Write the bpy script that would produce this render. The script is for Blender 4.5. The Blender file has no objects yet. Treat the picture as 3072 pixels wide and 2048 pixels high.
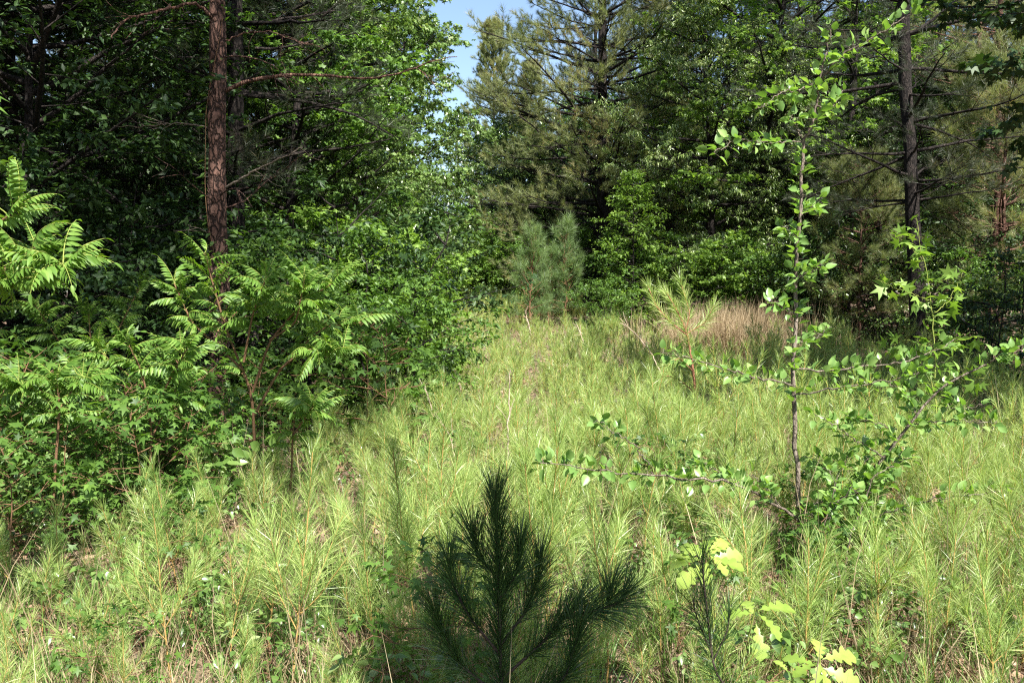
import bpy, math
import numpy as np
R = math.radians
sc = bpy.context.scene
COL = sc.collection

# ------------------------------------------------------------------ camera, sky, sun, exposure
CAM_H = 1.6; FPX = 887.0; PITCH = math.atan(51/887.0)
cam = bpy.data.objects.new('camera', bpy.data.cameras.new('camera'))
COL.objects.link(cam)
cam.data.sensor_width = 36.0
cam.data.lens = 36*FPX/1024
cam.location = (0, 0, CAM_H)
cam.rotation_euler = (math.pi/2-PITCH, 0, 0)
cam.data.clip_start = 0.05; cam.data.clip_end = 1000
sc.camera = cam

SUN_EL = 49.0; SUN_AZ = 28.0           # behind the camera, a little to the right
sd = np.array([math.sin(R(SUN_AZ))*math.cos(R(SUN_EL)), -math.cos(R(SUN_AZ))*math.cos(R(SUN_EL)), math.sin(R(SUN_EL))])
sun = bpy.data.objects.new('sun', bpy.data.lights.new('sun', 'SUN'))
COL.objects.link(sun)
sun.data.energy = 5.0; sun.data.angle = R(0.5); sun.data.color = (1.0, 0.955, 0.88)
from mathutils import Vector
sun.rotation_euler = Vector(sd).to_track_quat('Z', 'Y').to_euler()
w = bpy.data.worlds.new('World'); sc.world = w; w.use_nodes = True
nt = w.node_tree; bg = nt.nodes['Background']
sky = nt.nodes.new('ShaderNodeTexSky'); sky.sky_type = 'NISHITA'; sky.sun_disc = False
sky.sun_elevation = R(SUN_EL); sky.sun_rotation = R(180-SUN_AZ)
sky.air_density = 1.0; sky.dust_density = 1.0; sky.ozone_density = 1.0
nt.links.new(sky.outputs[0], bg.inputs[0]); bg.inputs[1].default_value = 0.08
sc.view_settings.view_transform = 'Standard'; sc.view_settings.look = 'None'
sc.view_settings.exposure = 1.62; sc.view_settings.gamma = 1.0
cy = sc.cycles
cy.max_bounces = 6; cy.diffuse_bounces = 4; cy.glossy_bounces = 2; cy.transmission_bounces = 4; cy.transparent_max_bounces = 2
cy.sample_clamp_indirect = 4.0; cy.caustics_reflective = False; cy.caustics_refractive = False
cy.use_denoising = False
cy.use_adaptive_sampling = False
cy.pixel_filter_type = 'BLACKMAN_HARRIS'; cy.filter_width = 1.2
sc.render.film_transparent = False

# ------------------------------------------------------------------ helpers
def at(px, py, d):
    """point on the photograph's ray through pixel (px,py) of the 1024 frame, d metres ahead"""
    x = (px-512)/FPX; y = (341-py)/FPX
    cp, sp = math.cos(PITCH), math.sin(PITCH)
    dy = cp + y*sp; dz = -sp + y*cp
    t = d/dy
    return np.array([x*t, d, CAM_H + dz*t])
S = 1024/2352.0
def ad(dx, dy, d): return at(dx*S, dy*S, d)
def gx(px, d): return (px-512)/FPX*d

def gz(x, y):
    x = np.asarray(x, float); y = np.asarray(y, float)
    r = 0.05*np.sin(0.9*x+1.3)*np.cos(0.7*y+.4) + 0.03*np.sin(2.3*x-1.1*y) + 0.018*np.sin(4.1*y+3.3*x+1)
    far = np.clip((np.hypot(x, y)-30)/60, 0, 1); k = np.clip((y-14)/22, 0, 1)
    return r*(1-far)+1.05*k*k*(3-2*k)

def nrm(v): return v/np.maximum(np.linalg.norm(v, axis=-1, keepdims=True), 1e-9)

class MB:
    def __init__(s): s.v = []; s.t = []; s.q = []; s.n = 0
    def add(s, v, tri=None, quad=None):
        v = np.asarray(v, float).reshape(-1, 3)
        if tri is not None and len(tri): s.t.append(np.asarray(tri).reshape(-1, 3)+s.n)
        if quad is not None and len(quad): s.q.append(np.asarray(quad).reshape(-1, 4)+s.n)
        s.v.append(v); s.n += len(v)
    def arrays(s):
        v = np.concatenate(s.v) if s.v else np.zeros((0, 3))
        t = np.concatenate(s.t) if s.t else np.zeros((0, 3), int)
        q = np.concatenate(s.q) if s.q else np.zeros((0, 4), int)
        return v, t, q
    def mesh(s, name, mats, smooth=False, midx=None):
        v, t, q = s.arrays()
        me = bpy.data.meshes.new(name)
        me.vertices.add(len(v)); me.vertices.foreach_set('co', v.astype(np.float32).ravel())
        loops = np.concatenate([t.ravel(), q.ravel()]).astype(np.int32)
        me.loops.add(len(loops)); me.loops.foreach_set('vertex_index', loops)
        st = np.concatenate([np.arange(len(t))*3, len(t)*3+np.arange(len(q))*4]).astype(np.int32)
        me.polygons.add(len(st)); me.polygons.foreach_set('loop_start', st)
        if midx is not None: me.polygons.foreach_set('material_index', midx.astype(np.int32))
        if smooth: me.polygons.foreach_set('use_smooth', np.ones(len(st), bool))
        for m in (mats if isinstance(mats, (list, tuple)) else [mats]): me.materials.append(m)
        me.update(calc_edges=True)
        return me

def frames(d, n):
    """rotation matrices with columns x,y,z : y along d, z near n"""
    y = nrm(d); x = np.cross(y, n); bad = np.linalg.norm(x, axis=-1) < 1e-4
    x[bad] = np.cross(y[bad], [1.0, .3, .2]); x = nrm(x); z = np.cross(x, y)
    return np.stack([x, y, z], axis=-1)
def inst(mb, tv, tt, tq, O, M):
    n = len(O); k = len(tv)
    v = np.einsum('nij,kj->nki', M, tv) + O[:, None, :]
    off = (np.arange(n)*k)[:, None, None]
    mb.add(v.reshape(-1, 3), (tt[None]+off).reshape(-1, 3) if tt is not None and len(tt) else None,
           (tq[None]+off).reshape(-1, 4) if tq is not None and len(tq) else None)

def tubes(mb, P, Rr, sides=4):
    """P (B,n,3) paths, Rr (B,n) radii"""
    P = np.asarray(P, float); Rr = np.asarray(Rr, float)
    if P.ndim == 2: P = P[None]; Rr = Rr[None]
    B, n, _ = P.shape
    T = np.gradient(P, axis=1); T = nrm(T)
    ref = np.where(np.abs(T[:, :1, 2:3]) > 0.8, np.array([1.0, 0, 0]), np.array([0, 0, 1.0]))
    ref = np.broadcast_to(ref, T.shape)
    U = nrm(np.cross(T, ref)); V = np.cross(T, U)
    a = np.arange(sides)*2*math.pi/sides
    ring = U[:, :, None, :]*np.cos(a)[None, None, :, None] + V[:, :, None, :]*np.sin(a)[None, None, :, None]
    v = P[:, :, None, :] + ring*Rr[:, :, None, None]
    i = np.arange(n-1)[:, None]*sides; j = np.arange(sides)[None]; j2 = (j+1) % sides
    f = np.stack([i+j, i+j2, i+sides+j2, i+sides+j], -1).reshape(-1, 4)
    off = (np.arange(B)*n*sides)[:, None, None]
    mb.add(v.reshape(-1, 3), None, (f[None]+off).reshape(-1, 4))

def curves(rng, O, D, L, n=6, grav=0.0, jit=0.08):
    """batch of bending paths. O,D (B,3), L (B,), grav adds z to heading per step"""
    B = len(O); P = np.zeros((B, n, 3)); P[:, 0] = O; d = nrm(D.copy())
    for k in range(1, n):
        d = nrm(d + np.array([0, 0, 1.0])*(grav if np.isscalar(grav) else grav[:, None]) + rng.normal(0, jit, (B, 3)))
        P[:, k] = P[:, k-1] + d*(L/(n-1))[:, None]
    return P
def sample(P, idx, t):
    """points and tangents on paths P[idx] at t in 0..1"""
    n = P.shape[1]; f = np.clip(t, 0, .999)*(n-1); i = f.astype(int); r = (f-i)[:, None]
    a = P[idx, i]; b = P[idx, i+1]
    return a*(1-r)+b*r, nrm(b-a)
def path(pts, n=24):
    """smooth resample of a hand-given polyline"""
    p = np.asarray(pts, float); s = np.r_[0, np.cumsum(np.linalg.norm(np.diff(p, axis=0), axis=1))]
    t = np.linspace(0, s[-1], n)
    q = np.stack([np.interp(t, s, p[:, k]) for k in range(3)], -1)
    for _ in range(2): q[1:-1] = (q[:-2]+2*q[1:-1]+q[2:])/4
    return q

# ------------------------------------------------------------------ materials
def newmat(name):
    m = bpy.data.materials.new(name); m.use_nodes = True
    return m, m.node_tree, m.node_tree.nodes['Principled BSDF'], m.node_tree.nodes['Material Output']
def leafmat(name, cols, trans=0.35, rough=0.42, tcol=(1.25, 1.3, .55), spec=.5, nscale=1.2):
    """cols: list of (pos,(r,g,b)) along random-per-leaf; slow noise shifts it so that sprays differ"""
    m, nt, b, out = newmat(name); N = nt.nodes; Lk = nt.links
    g = N.new('ShaderNodeNewGeometry'); ns = N.new('ShaderNodeTexNoise'); tc = N.new('ShaderNodeTexCoord')
    ns.inputs['Scale'].default_value = nscale; ns.inputs['Detail'].default_value = 2
    Lk.new(tc.outputs['Object'], ns.inputs['Vector'])
    a = N.new('ShaderNodeMath'); a.operation = 'MULTIPLY_ADD'; a.inputs[1].default_value = 1.3; a.inputs[2].default_value = -.65
    Lk.new(ns.outputs[0], a.inputs[0])
    s = N.new('ShaderNodeMath'); s.operation = 'MULTIPLY_ADD'; s.inputs[1].default_value = .75; s.use_clamp = True
    Lk.new(g.outputs['Random Per Island'], s.inputs[0])
    a2 = N.new('ShaderNodeMath'); a2.operation = 'ADD'; a2.inputs[1].default_value = .12
    Lk.new(a.outputs[0], a2.inputs[0]); Lk.new(a2.outputs[0], s.inputs[2])
    cr = N.new('ShaderNodeValToRGB'); e = cr.color_ramp.elements
    e[0].position = cols[0][0]; e[0].color = (*cols[0][1], 1); e[1].position = cols[-1][0]; e[1].color = (*cols[-1][1], 1)
    for p, c in cols[1:-1]:
        x = e.new(p); x.color = (*c, 1)
    Lk.new(s.outputs[0], cr.inputs[0]); Lk.new(cr.outputs[0], b.inputs['Base Color'])
    b.inputs['Roughness'].default_value = rough; b.inputs['Specular IOR Level'].default_value = spec
    tr = N.new('ShaderNodeBsdfTranslucent'); mx = N.new('ShaderNodeMixShader'); mul = N.new('ShaderNodeMix')
    mul.data_type = 'RGBA'; mul.blend_type = 'MULTIPLY'; mul.clamp_result = False
    mul.inputs[0].default_value = 1.0; mul.inputs[7].default_value = (*[c for c in tcol], 1)
    Lk.new(cr.outputs[0], mul.inputs[6]); Lk.new(mul.outputs[2], tr.inputs[0])
    mx.inputs[0].default_value = trans; Lk.new(b.outputs[0], mx.inputs[1]); Lk.new(tr.outputs[0], mx.inputs[2])
    Lk.new(mx.outputs[0], out.inputs['Surface'])
    return m
def barkmat(name, c1, c2, c3, sc_=9.0, bump=.6, stretch=.35):
    m, nt, b, out = newmat(name); N = nt.nodes; Lk = nt.links
    tc = N.new('ShaderNodeTexCoord'); mp = N.new('ShaderNodeMapping'); mp.inputs['Scale'].default_value = (1, 1, stretch)
    Lk.new(tc.outputs['Object'], mp.inputs[0])
    vo = N.new('ShaderNodeTexVoronoi'); vo.feature = 'DISTANCE_TO_EDGE'; vo.inputs['Scale'].default_value = sc_*2.2
    ns = N.new('ShaderNodeTexNoise'); ns.inputs['Scale'].default_value = sc_; ns.inputs['Detail'].default_value = 6
    dn = N.new('ShaderNodeVectorMath'); dn.operation = 'ADD'; ds = N.new('ShaderNodeVectorMath'); ds.operation = 'SCALE'; ds.inputs['Scale'].default_value = .3
    Lk.new(mp.outputs[0], ns.inputs['Vector']); Lk.new(ns.outputs['Color'], ds.inputs[0]); Lk.new(mp.outputs[0], dn.inputs[0]); Lk.new(ds.outputs[0], dn.inputs[1])
    Lk.new(dn.outputs[0], vo.inputs['Vector'])
    cr = N.new('ShaderNodeValToRGB'); e = cr.color_ramp.elements; e[0].position = .3; e[0].color = (*c2, 1); e[1].position = .7; e[1].color = (*c3, 1)
    Lk.new(ns.outputs[0], cr.inputs[0])
    c = N.new('ShaderNodeValToRGB'); e = c.color_ramp.elements; e[0].position = .0; e[0].color = (0, 0, 0, 1); e[1].position = .22; e[1].color = (1, 1, 1, 1)
    Lk.new(vo.outputs['Distance'], c.inputs[0])
    mx = N.new('ShaderNodeMix'); mx.data_type = 'RGBA'; mx.inputs[6].default_value = (*c1, 1)
    Lk.new(c.outputs[0], mx.inputs[0]); Lk.new(cr.outputs[0], mx.inputs[7]); Lk.new(mx.outputs[2], b.inputs['Base Color'])
    bp = N.new('ShaderNodeBump'); bp.inputs['Strength'].default_value = bump; bp.inputs['Distance'].default_value = .02
    ad_ = N.new('ShaderNodeMath'); ad_.operation = 'ADD'; Lk.new(c.outputs[0], ad_.inputs[0]); Lk.new(ns.outputs[0], ad_.inputs[1])
    Lk.new(ad_.outputs[0], bp.inputs['Height']); Lk.new(bp.outputs[0], b.inputs['Normal'])
    b.inputs['Roughness'].default_value = .9; b.inputs['Specular IOR Level'].default_value = .2
    return m
M = {}
M['needle_young'] = leafmat('needle_young', [(0, (.135, .215, .05)), (.4, (.275, .385, .10)), (.75, (.43, .545, .18)), (1, (.62, .60, .30))], .4, .38, (1.2, 1.25, .6), .6, 1.5)
M['needle_shade'] = leafmat('needle_shade', [(0, (.016, .042, .010)), (.6, (.028, .072, .018)), (.93, (.06, .11, .03)), (1, (.16, .13, .05))], .25, .4)  # shaded copy of the pine needles: the shade is put into the colour
M['needle_olive'] = leafmat('needle_olive', [(0, (.09, .12, .045)), (.4, (.18, .225, .085)), (.75, (.30, .335, .15)), (.9, (.38, .35, .18)), (1, (.38, .23, .12))], .42, .45, (1.2, 1.2, .6), .5, .5)
M['needle_mid'] = leafmat('needle_mid', [(0, (.08, .14, .05)), (.5, (.15, .24, .09)), (1, (.26, .34, .15))], .4, .45)
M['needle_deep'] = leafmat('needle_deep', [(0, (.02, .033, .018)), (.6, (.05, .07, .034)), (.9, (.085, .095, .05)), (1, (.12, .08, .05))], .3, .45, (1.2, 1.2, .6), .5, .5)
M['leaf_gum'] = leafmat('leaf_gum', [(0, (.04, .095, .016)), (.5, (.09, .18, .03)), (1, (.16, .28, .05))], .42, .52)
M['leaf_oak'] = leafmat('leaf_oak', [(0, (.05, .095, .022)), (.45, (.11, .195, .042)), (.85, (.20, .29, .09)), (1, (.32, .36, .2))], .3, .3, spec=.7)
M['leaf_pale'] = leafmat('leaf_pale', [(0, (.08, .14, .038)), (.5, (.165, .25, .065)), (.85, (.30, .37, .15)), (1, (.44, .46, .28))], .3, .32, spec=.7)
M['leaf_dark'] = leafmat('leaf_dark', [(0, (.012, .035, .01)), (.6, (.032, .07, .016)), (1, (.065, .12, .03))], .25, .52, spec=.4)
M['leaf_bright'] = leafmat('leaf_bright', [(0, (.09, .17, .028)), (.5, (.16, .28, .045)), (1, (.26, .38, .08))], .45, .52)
M['leaf_sumac'] = leafmat('leaf_sumac', [(0, (.07, .15, .022)), (.5, (.12, .23, .035)), (1, (.2, .32, .06))], .4, .5, (1.3, 1.35, .4), .45, 14)
M['leaf_pear'] = leafmat('leaf_pear', [(0, (.11, .21, .05)), (.5, (.18, .31, .08)), (1, (.29, .42, .13))], .4, .36, (1.2, 1.3, .45), .5, 22)
M['leaf_yellow'] = leafmat('leaf_yellow', [(0, (.20, .31, .05)), (1, (.36, .47, .10))], .4, .4, (1.2, 1.2, .5), .5, 28)
M['grass_green'] = leafmat('grass_green', [(0, (.08, .16, .04)), (.6, (.17, .29, .07)), (1, (.30, .38, .14))], .4, .45)
M['grass_dry'] = leafmat('grass_dry', [(0, (.22, .16, .09)), (.6, (.42, .33, .2)), (1, (.55, .46, .3))], .3, .6, (1.1, 1.0, .8))
M['litter'] = leafmat('litter', [(0, (.10, .05, .03)), (.5, (.26, .16, .10)), (.85, (.42, .29, .2)), (1, (.55, .42, .33))], .15, .6, (1, .9, .7), .3, 6)
M['bark_pine'] = barkmat('bark_pine', (.010, .007, .006), (.075, .038, .028), (.24, .14, .108), 6.5, 1.0, .5)
M['bark_dark'] = barkmat('bark_dark', (.007, .006, .006), (.022, .018, .016), (.05, .04, .035), 8, .8)  # kept near black; stands in for shade on the leaning right pine's trunk
M['bark_red'] = barkmat('bark_red', (.03, .014, .01), (.12, .06, .04), (.22, .13, .10), 9, .8)
M['bark_grey'] = barkmat('bark_grey', (.06, .045, .035), (.14, .11, .085), (.25, .21, .17), 14, .4)
M['twig'] = barkmat('twig', (.08, .04, .02), (.16, .09, .05), (.26, .16, .09), 30, .2)
M['twig_red'] = barkmat('twig_red', (.15, .06, .035), (.30, .13, .08), (.38, .2, .12), 30, .2)
M['twig_dark'] = barkmat('twig_dark', (.02, .014, .012), (.05, .035, .028), (.10, .075, .06), 30, .2)
M['stem_young'] = barkmat('stem_young', (.2, .12, .04), (.38, .24, .08), (.5, .36, .13), 40, .15)
M['stem_green'] = barkmat('stem_green', (.12, .16, .03), (.22, .28, .06), (.34, .36, .1), 40, .1)
M['dead_wood'] = barkmat('dead_wood', (.25, .18, .12), (.5, .4, .3), (.66, .56, .44), 30, .3)

def groundmat():
    m, nt, b, out = newmat('forest_soil'); N = nt.nodes; Lk = nt.links
    tc = N.new('ShaderNodeTexCoord')
    n1 = N.new('ShaderNodeTexNoise'); n1.inputs['Scale'].default_value = 1.1; n1.inputs['Detail'].default_value = 8; n1.inputs['Roughness'].default_value = .7
    n2 = N.new('ShaderNodeTexNoise'); n2.inputs['Scale'].default_value = 28; n2.inputs['Detail'].default_value = 5
    vo = N.new('ShaderNodeTexVoronoi'); vo.inputs['Scale'].default_value = 22
    for n in (n1, n2, vo): Lk.new(tc.outputs['Object'], n.inputs['Vector'])
    c1 = N.new('ShaderNodeValToRGB'); e = c1.color_ramp.elements; e[0].position = .35; e[0].color = (.07, .045, .03, 1); e[1].position = .65; e[1].color = (.2, .135, .09, 1)
    c2 = N.new('ShaderNodeValToRGB'); e = c2.color_ramp.elements; e[0].position = .35; e[0].color = (.05, .03, .02, 1); e[1].position = .7; e[1].color = (.34, .24, .17, 1)
    Lk.new(n1.outputs[0], c1.inputs[0]); Lk.new(n2.outputs[0], c2.inputs[0])
    mx = N.new('ShaderNodeMix'); mx.data_type = 'RGBA'; mx.inputs[0].default_value = .55
    Lk.new(c1.outputs[0], mx.inputs[6]); Lk.new(c2.outputs[0], mx.inputs[7]); Lk.new(mx.outputs[2], b.inputs['Base Color'])
    bp = N.new('ShaderNodeBump'); bp.inputs['Distance'].default_value = .03; bp.inputs['Strength'].default_value = .8
    Lk.new(vo.outputs['Distance'], bp.inputs['Height']); Lk.new(bp.outputs[0], b.inputs['Normal'])
    b.inputs['Roughness'].default_value = .95
    return m
M['soil'] = groundmat()

# ------------------------------------------------------------------ object bookkeeping
def tag(o, label=None, cat=None, group=None, kind=None):
    if label: o['label'] = label
    if cat: o['category'] = cat
    if group: o['group'] = group
    if kind: o['kind'] = kind
    return o
def link(name, me, parent=None):
    o = bpy.data.objects.new(name, me); COL.objects.link(o)
    if parent: o.parent = parent
    return o
def empty(name, loc=(0, 0, 0), rz=0, s=1, label=None, cat=None, group=None):
    o = bpy.data.objects.new(name, None); COL.objects.link(o)
    o.location = loc; o.rotation_euler = (0, 0, rz); o.scale = (s, s, s); o.empty_display_size = .1
    return tag(o, label, cat, group)
def place(name, parts, loc, rz=0, s=1, label=None, cat=None, group=None, tilt=(0, 0)):
    """parts: list of (name, mesh): an Empty with its parts; repeats share the mesh data"""
    o = empty(name, loc, rz, s, label, cat, group)
    c_, s_ = math.cos(-rz), math.sin(-rz); lx, ly = tilt[0]*c_-tilt[1]*s_, tilt[0]*s_+tilt[1]*c_   # lean towards (x, y) in the world
    o.rotation_euler = (-ly, lx, rz)
    for n, me in parts: link(n, me, o)
    return o

# ------------------------------------------------------------------ leaf templates (base at origin, length 1 along +Y, face +Z)
def tri(a): return np.array(a, int).reshape(-1, 3)
def strip_leaf(ws, fold=.25, droop=.15, ys=None):
    n = len(ws); ys = np.linspace(0, 1, n) if ys is None else np.array(ys)
    z = -droop*ys**2
    mid = np.stack([np.zeros(n), ys, z], -1); l = np.stack([-np.array(ws), ys, z+fold*np.array(ws)], -1); r = l*[-1, 1, 1]
    v = np.concatenate([mid, l, r]); q = []
    for i in range(n-1):
        q += [[i, i+1, n+i+1, n+i], [i, 2*n+i, 2*n+i+1, i+1]]
    return v, tri([]), np.array(q, int)
T_ovate = strip_leaf([.004, .27, .35, .26, .12, .004], .35, .18, [0, .16, .4, .66, .86, 1])
T_lance = strip_leaf([.004, .13, .165, .09, .004], .35, .3, [0, .18, .45, .78, 1])
v = np.array([[0, 0, 0], [-.24, .45, .05], [0, 1, -.14], [.24, .45, .05]])
T_rhomb = (v, tri([[0, 2, 1], [0, 3, 2]]), None)
v = np.array([[0, 0, 0], [-.13, .45, .03], [0, 1, -.2], [.13, .45, .03]])
T_slim = (v, tri([[0, 2, 1], [0, 3, 2]]), None)
def star(detail=True):
    A = [0, 28, 58, 92, 122, 180, 238, 268, 302, 332] if detail else [0, 32, 65, 125, 180, 235, 295, 328]
    Rr = [.66, .27, .62, .22, .46, .1, .46, .22, .62, .27] if detail else [.66, .26, .6, .4, .12, .4, .6, .26]
    p = [[0, .36, 0]] + [[math.sin(R(a))*r, .36+math.cos(R(a))*r, -.4*r*r*(1+.5*math.sin(a*.05))] for a, r in zip(A, Rr)]
    n = len(A)
    return np.array(p), tri([[0, 1+(i+1) % n, 1+i] for i in range(n)]), None
T_star = star(True); T_star_l = star(False)
T_lobed = strip_leaf([.004, .02, .03, .10, .13, .11, .06, .07, .17, .22, .20, .11, .12, .24, .30, .29, .19, .17, .22, .22, .15, .07, .004], .2, .3, [0, .06, .12, .17, .22, .26, .29, .33, .38, .44, .48, .51, .55, .60, .67, .72, .745, .78, .83, .88, .93, .97, 1])
v = np.array([[0, 0, 0], [-.3, .3, .02], [-.1, .42, 0], [-.38, .72, -.05], [-.1, .7, 0], [0, 1, -.12], [.1, .7, 0], [.38, .72, -.05], [.1, .42, 0], [.3, .3, .02]])
T_lobed_l = (v, tri([[0, 2, 1], [2, 4, 3], [0, 6, 4], [0, 4, 2], [4, 6, 5], [0, 8, 6], [8, 7, 6], [0, 9, 8]]), None)
def pinnate(rng, pairs=13, arch=.5, L=1.0, rich=True):
    """compound leaf: returns leaf template and rachis path; unit length"""
    t = np.linspace(0, 1, 12); a = .35-arch*t*1.6
    P = np.cumsum(np.stack([np.zeros(12), np.cos(a), np.sin(a)], -1)/11, 0); P -= P[0]
    mb = MB(); T = T_lance if rich else T_slim
    tt = np.linspace(.16, .97, pairs); pts, tan = sample(P[None], np.zeros(pairs, int), tt)
    for s in (-1, 1):
        D = np.stack([np.full(pairs, s*.92), .42+.4*tt**3, -.42-.45*rng.random(pairs)], -1) + tan*.15
        D += rng.normal(0, .07, D.shape)
        Nn = np.tile([s*.35, 0, 1.0], (pairs, 1)) + rng.normal(0, .15, (pairs, 3))
        ln = .27*np.sin(np.clip(tt*.8+.25, 0, 1)*math.pi)**.5*(.9+.2*rng.random(pairs))
        F = frames(D, Nn)*ln[:, None, None]; inst(mb, T[0], T[1], T[2], pts, F)
    F = frames(tan[-1:]+[[0, 0, -.2]], np.array([[0, 0, 1.0]]))*.2; inst(mb, T[0], T[1], T[2], P[-1:], F)
    return mb.arrays(), P

def leaves(mb, T, rng, pos, d, size, up=1.0, njit=.45):
    n = len(pos)
    N = np.tile([0, 0, up], (n, 1)) + rng.normal(0, njit, (n, 3))
    F = frames(d, N)*size[:, None, None]
    inst(mb, T[0], T[1], T[2], pos, F)

# ------------------------------------------------------------------ tree generators
def broadleaf(seed, H=9, r0=.11, z0=1.2, rad=2.6, nl=40, m2=7, m3=5, m4=10, leaf=.11, T=T_star_l, leafm='leaf_gum', barkm='bark_dark',
              droop=-.02, ldroop=-.35, flat=.5, topness=.6, stems=1, spread=.1, profile=None, njit=.45):
    rng = np.random.default_rng(seed); wood = MB(); lf = MB()
    for s in range(stems):
        az = s*2.4+rng.random()*1.0
        tilt = 0 if stems == 1 else spread*(1+.5*rng.random())
        D = np.array([[math.cos(az)*tilt, math.sin(az)*tilt, 1.0]])
        Ls = H*(1 if stems == 1 else .7+.35*rng.random())
        TP = curves(rng, np.array([[math.cos(az)*.06*(stems > 1), math.sin(az)*.06*(stems > 1), -.1]]), D, np.array([Ls+.1]), 14, .03, .045)
        rr = r0*(1-np.linspace(0, 1, 14)**1.2*.93)[None]; rr[0, 0] *= 1.35
        tubes(wood, TP, rr, 8 if r0 > .05 else 5)
        B = max(3, nl//stems); t = z0/H+(1-z0/H)*(np.arange(B)+rng.random(B))/B; t = np.clip(t, 0.03, .99)
        o, tg = sample(TP, np.zeros(B, int), t)
        u = (t-z0/H)/(1-z0/H)
        pr = (np.sin(np.clip(u*.86+.14, 0, 1)*math.pi)**.7 if profile is None else profile(u))
        L = rad*pr*(.7+.5*rng.random(B))+.15*rad
        az1 = np.arange(B)*2.399+rng.normal(0, .3, B); el = R(8)+u*R(45)*topness+rng.normal(0, .12, B)
        D = np.stack([np.cos(az1)*np.cos(el), np.sin(az1)*np.cos(el), np.sin(el)], -1)
        L1 = curves(rng, o, D, L, 7, droop+.03, .10)
        rb = np.minimum(.016+.010*L, r0*.5)[:, None]*(1-.8*np.linspace(0, 1, 7))[None]
        tubes(wood, L1, rb, 4)
        i2 = np.repeat(np.arange(B), m2); t2 = np.tile((np.arange(m2)+.7)/m2, B)*.82+.16+rng.normal(0, .03, B*m2)
        o2, g2 = sample(L1, i2, t2)
        side = np.where(np.arange(len(i2)) % 2 == 0, 1, -1)[:, None]*nrm(np.cross(g2, [0, 0, 1.0]))
        D2 = g2*.75+side*.8+rng.normal(0, .25, (len(i2), 3))*[1, 1, 1-flat*.6]
        Lb = L[i2]*.42*(1.15-t2*.7)*(.8+.4*rng.random(len(i2)))+.08
        L2 = curves(rng, o2, D2, Lb, 5, droop, .12)
        tubes(wood, L2, (.004+.006*Lb)[:, None]*(1-.7*np.linspace(0, 1, 5))[None], 3)
        i3 = np.repeat(np.arange(len(i2)), m3); t3 = np.tile((np.arange(m3)+1)/m3, len(i2))*.95
        o3, g3 = sample(L2, i3, t3)
        side = np.where(np.arange(len(i3)) % 2 == 0, 1, -1)[:, None]*nrm(np.cross(g3, [0, 0, 1.0]))
        D3 = g3*.8+side*.6+rng.normal(0, .35, (len(i3), 3))*[1, 1, 1-flat*.6]
        L3l = (.16+.16*rng.random(len(i3)))*(leaf/.11)
        L3 = curves(rng, o3, D3, L3l, 3, droop, .1)
        i4 = np.repeat(np.arange(len(i3)), m4); t4 = rng.random(len(i4))
        o4, g4 = sample(L3, i4, t4)
        D4 = g4*.6+rng.normal(0, .7, (len(i4), 3))*[1, 1, .5]+[0, 0, ldroop]
        leaves(lf, T, rng, o4+rng.normal(0, .02, o4.shape), D4, leaf*(.6+.6*rng.random(len(i4))), 1.0, njit)
    return wood.mesh('trunk', M[barkm], True), lf.mesh('crown', M[leafm])

def tuft(rng, n=36, ln=.17, wd=.003, stemL=.16, ang=(18, 70), curl=0):
    """needles around a twig tip, twig along +Y from 0 to stemL"""
    t = rng.random(n)**.8; base = np.stack([np.zeros(n), t*stemL, np.zeros(n)], -1)
    a = R(ang[0])+(R(ang[1])-R(ang[0]))*rng.random(n)*(1-.35*t); p = rng.random(n)*2*math.pi
    D = np.stack([np.sin(a)*np.cos(p), np.cos(a), np.sin(a)*np.sin(p)], -1)
    l = ln*(.7+.45*rng.random(n)); X = nrm(np.cross(D, rng.normal(0, 1, (n, 3))))*wd/2
    v = np.stack([base-X, base+X, base+D*l[:, None]], 1).reshape(-1, 3)
    return v, np.arange(n*3).reshape(-1, 3)

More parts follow.
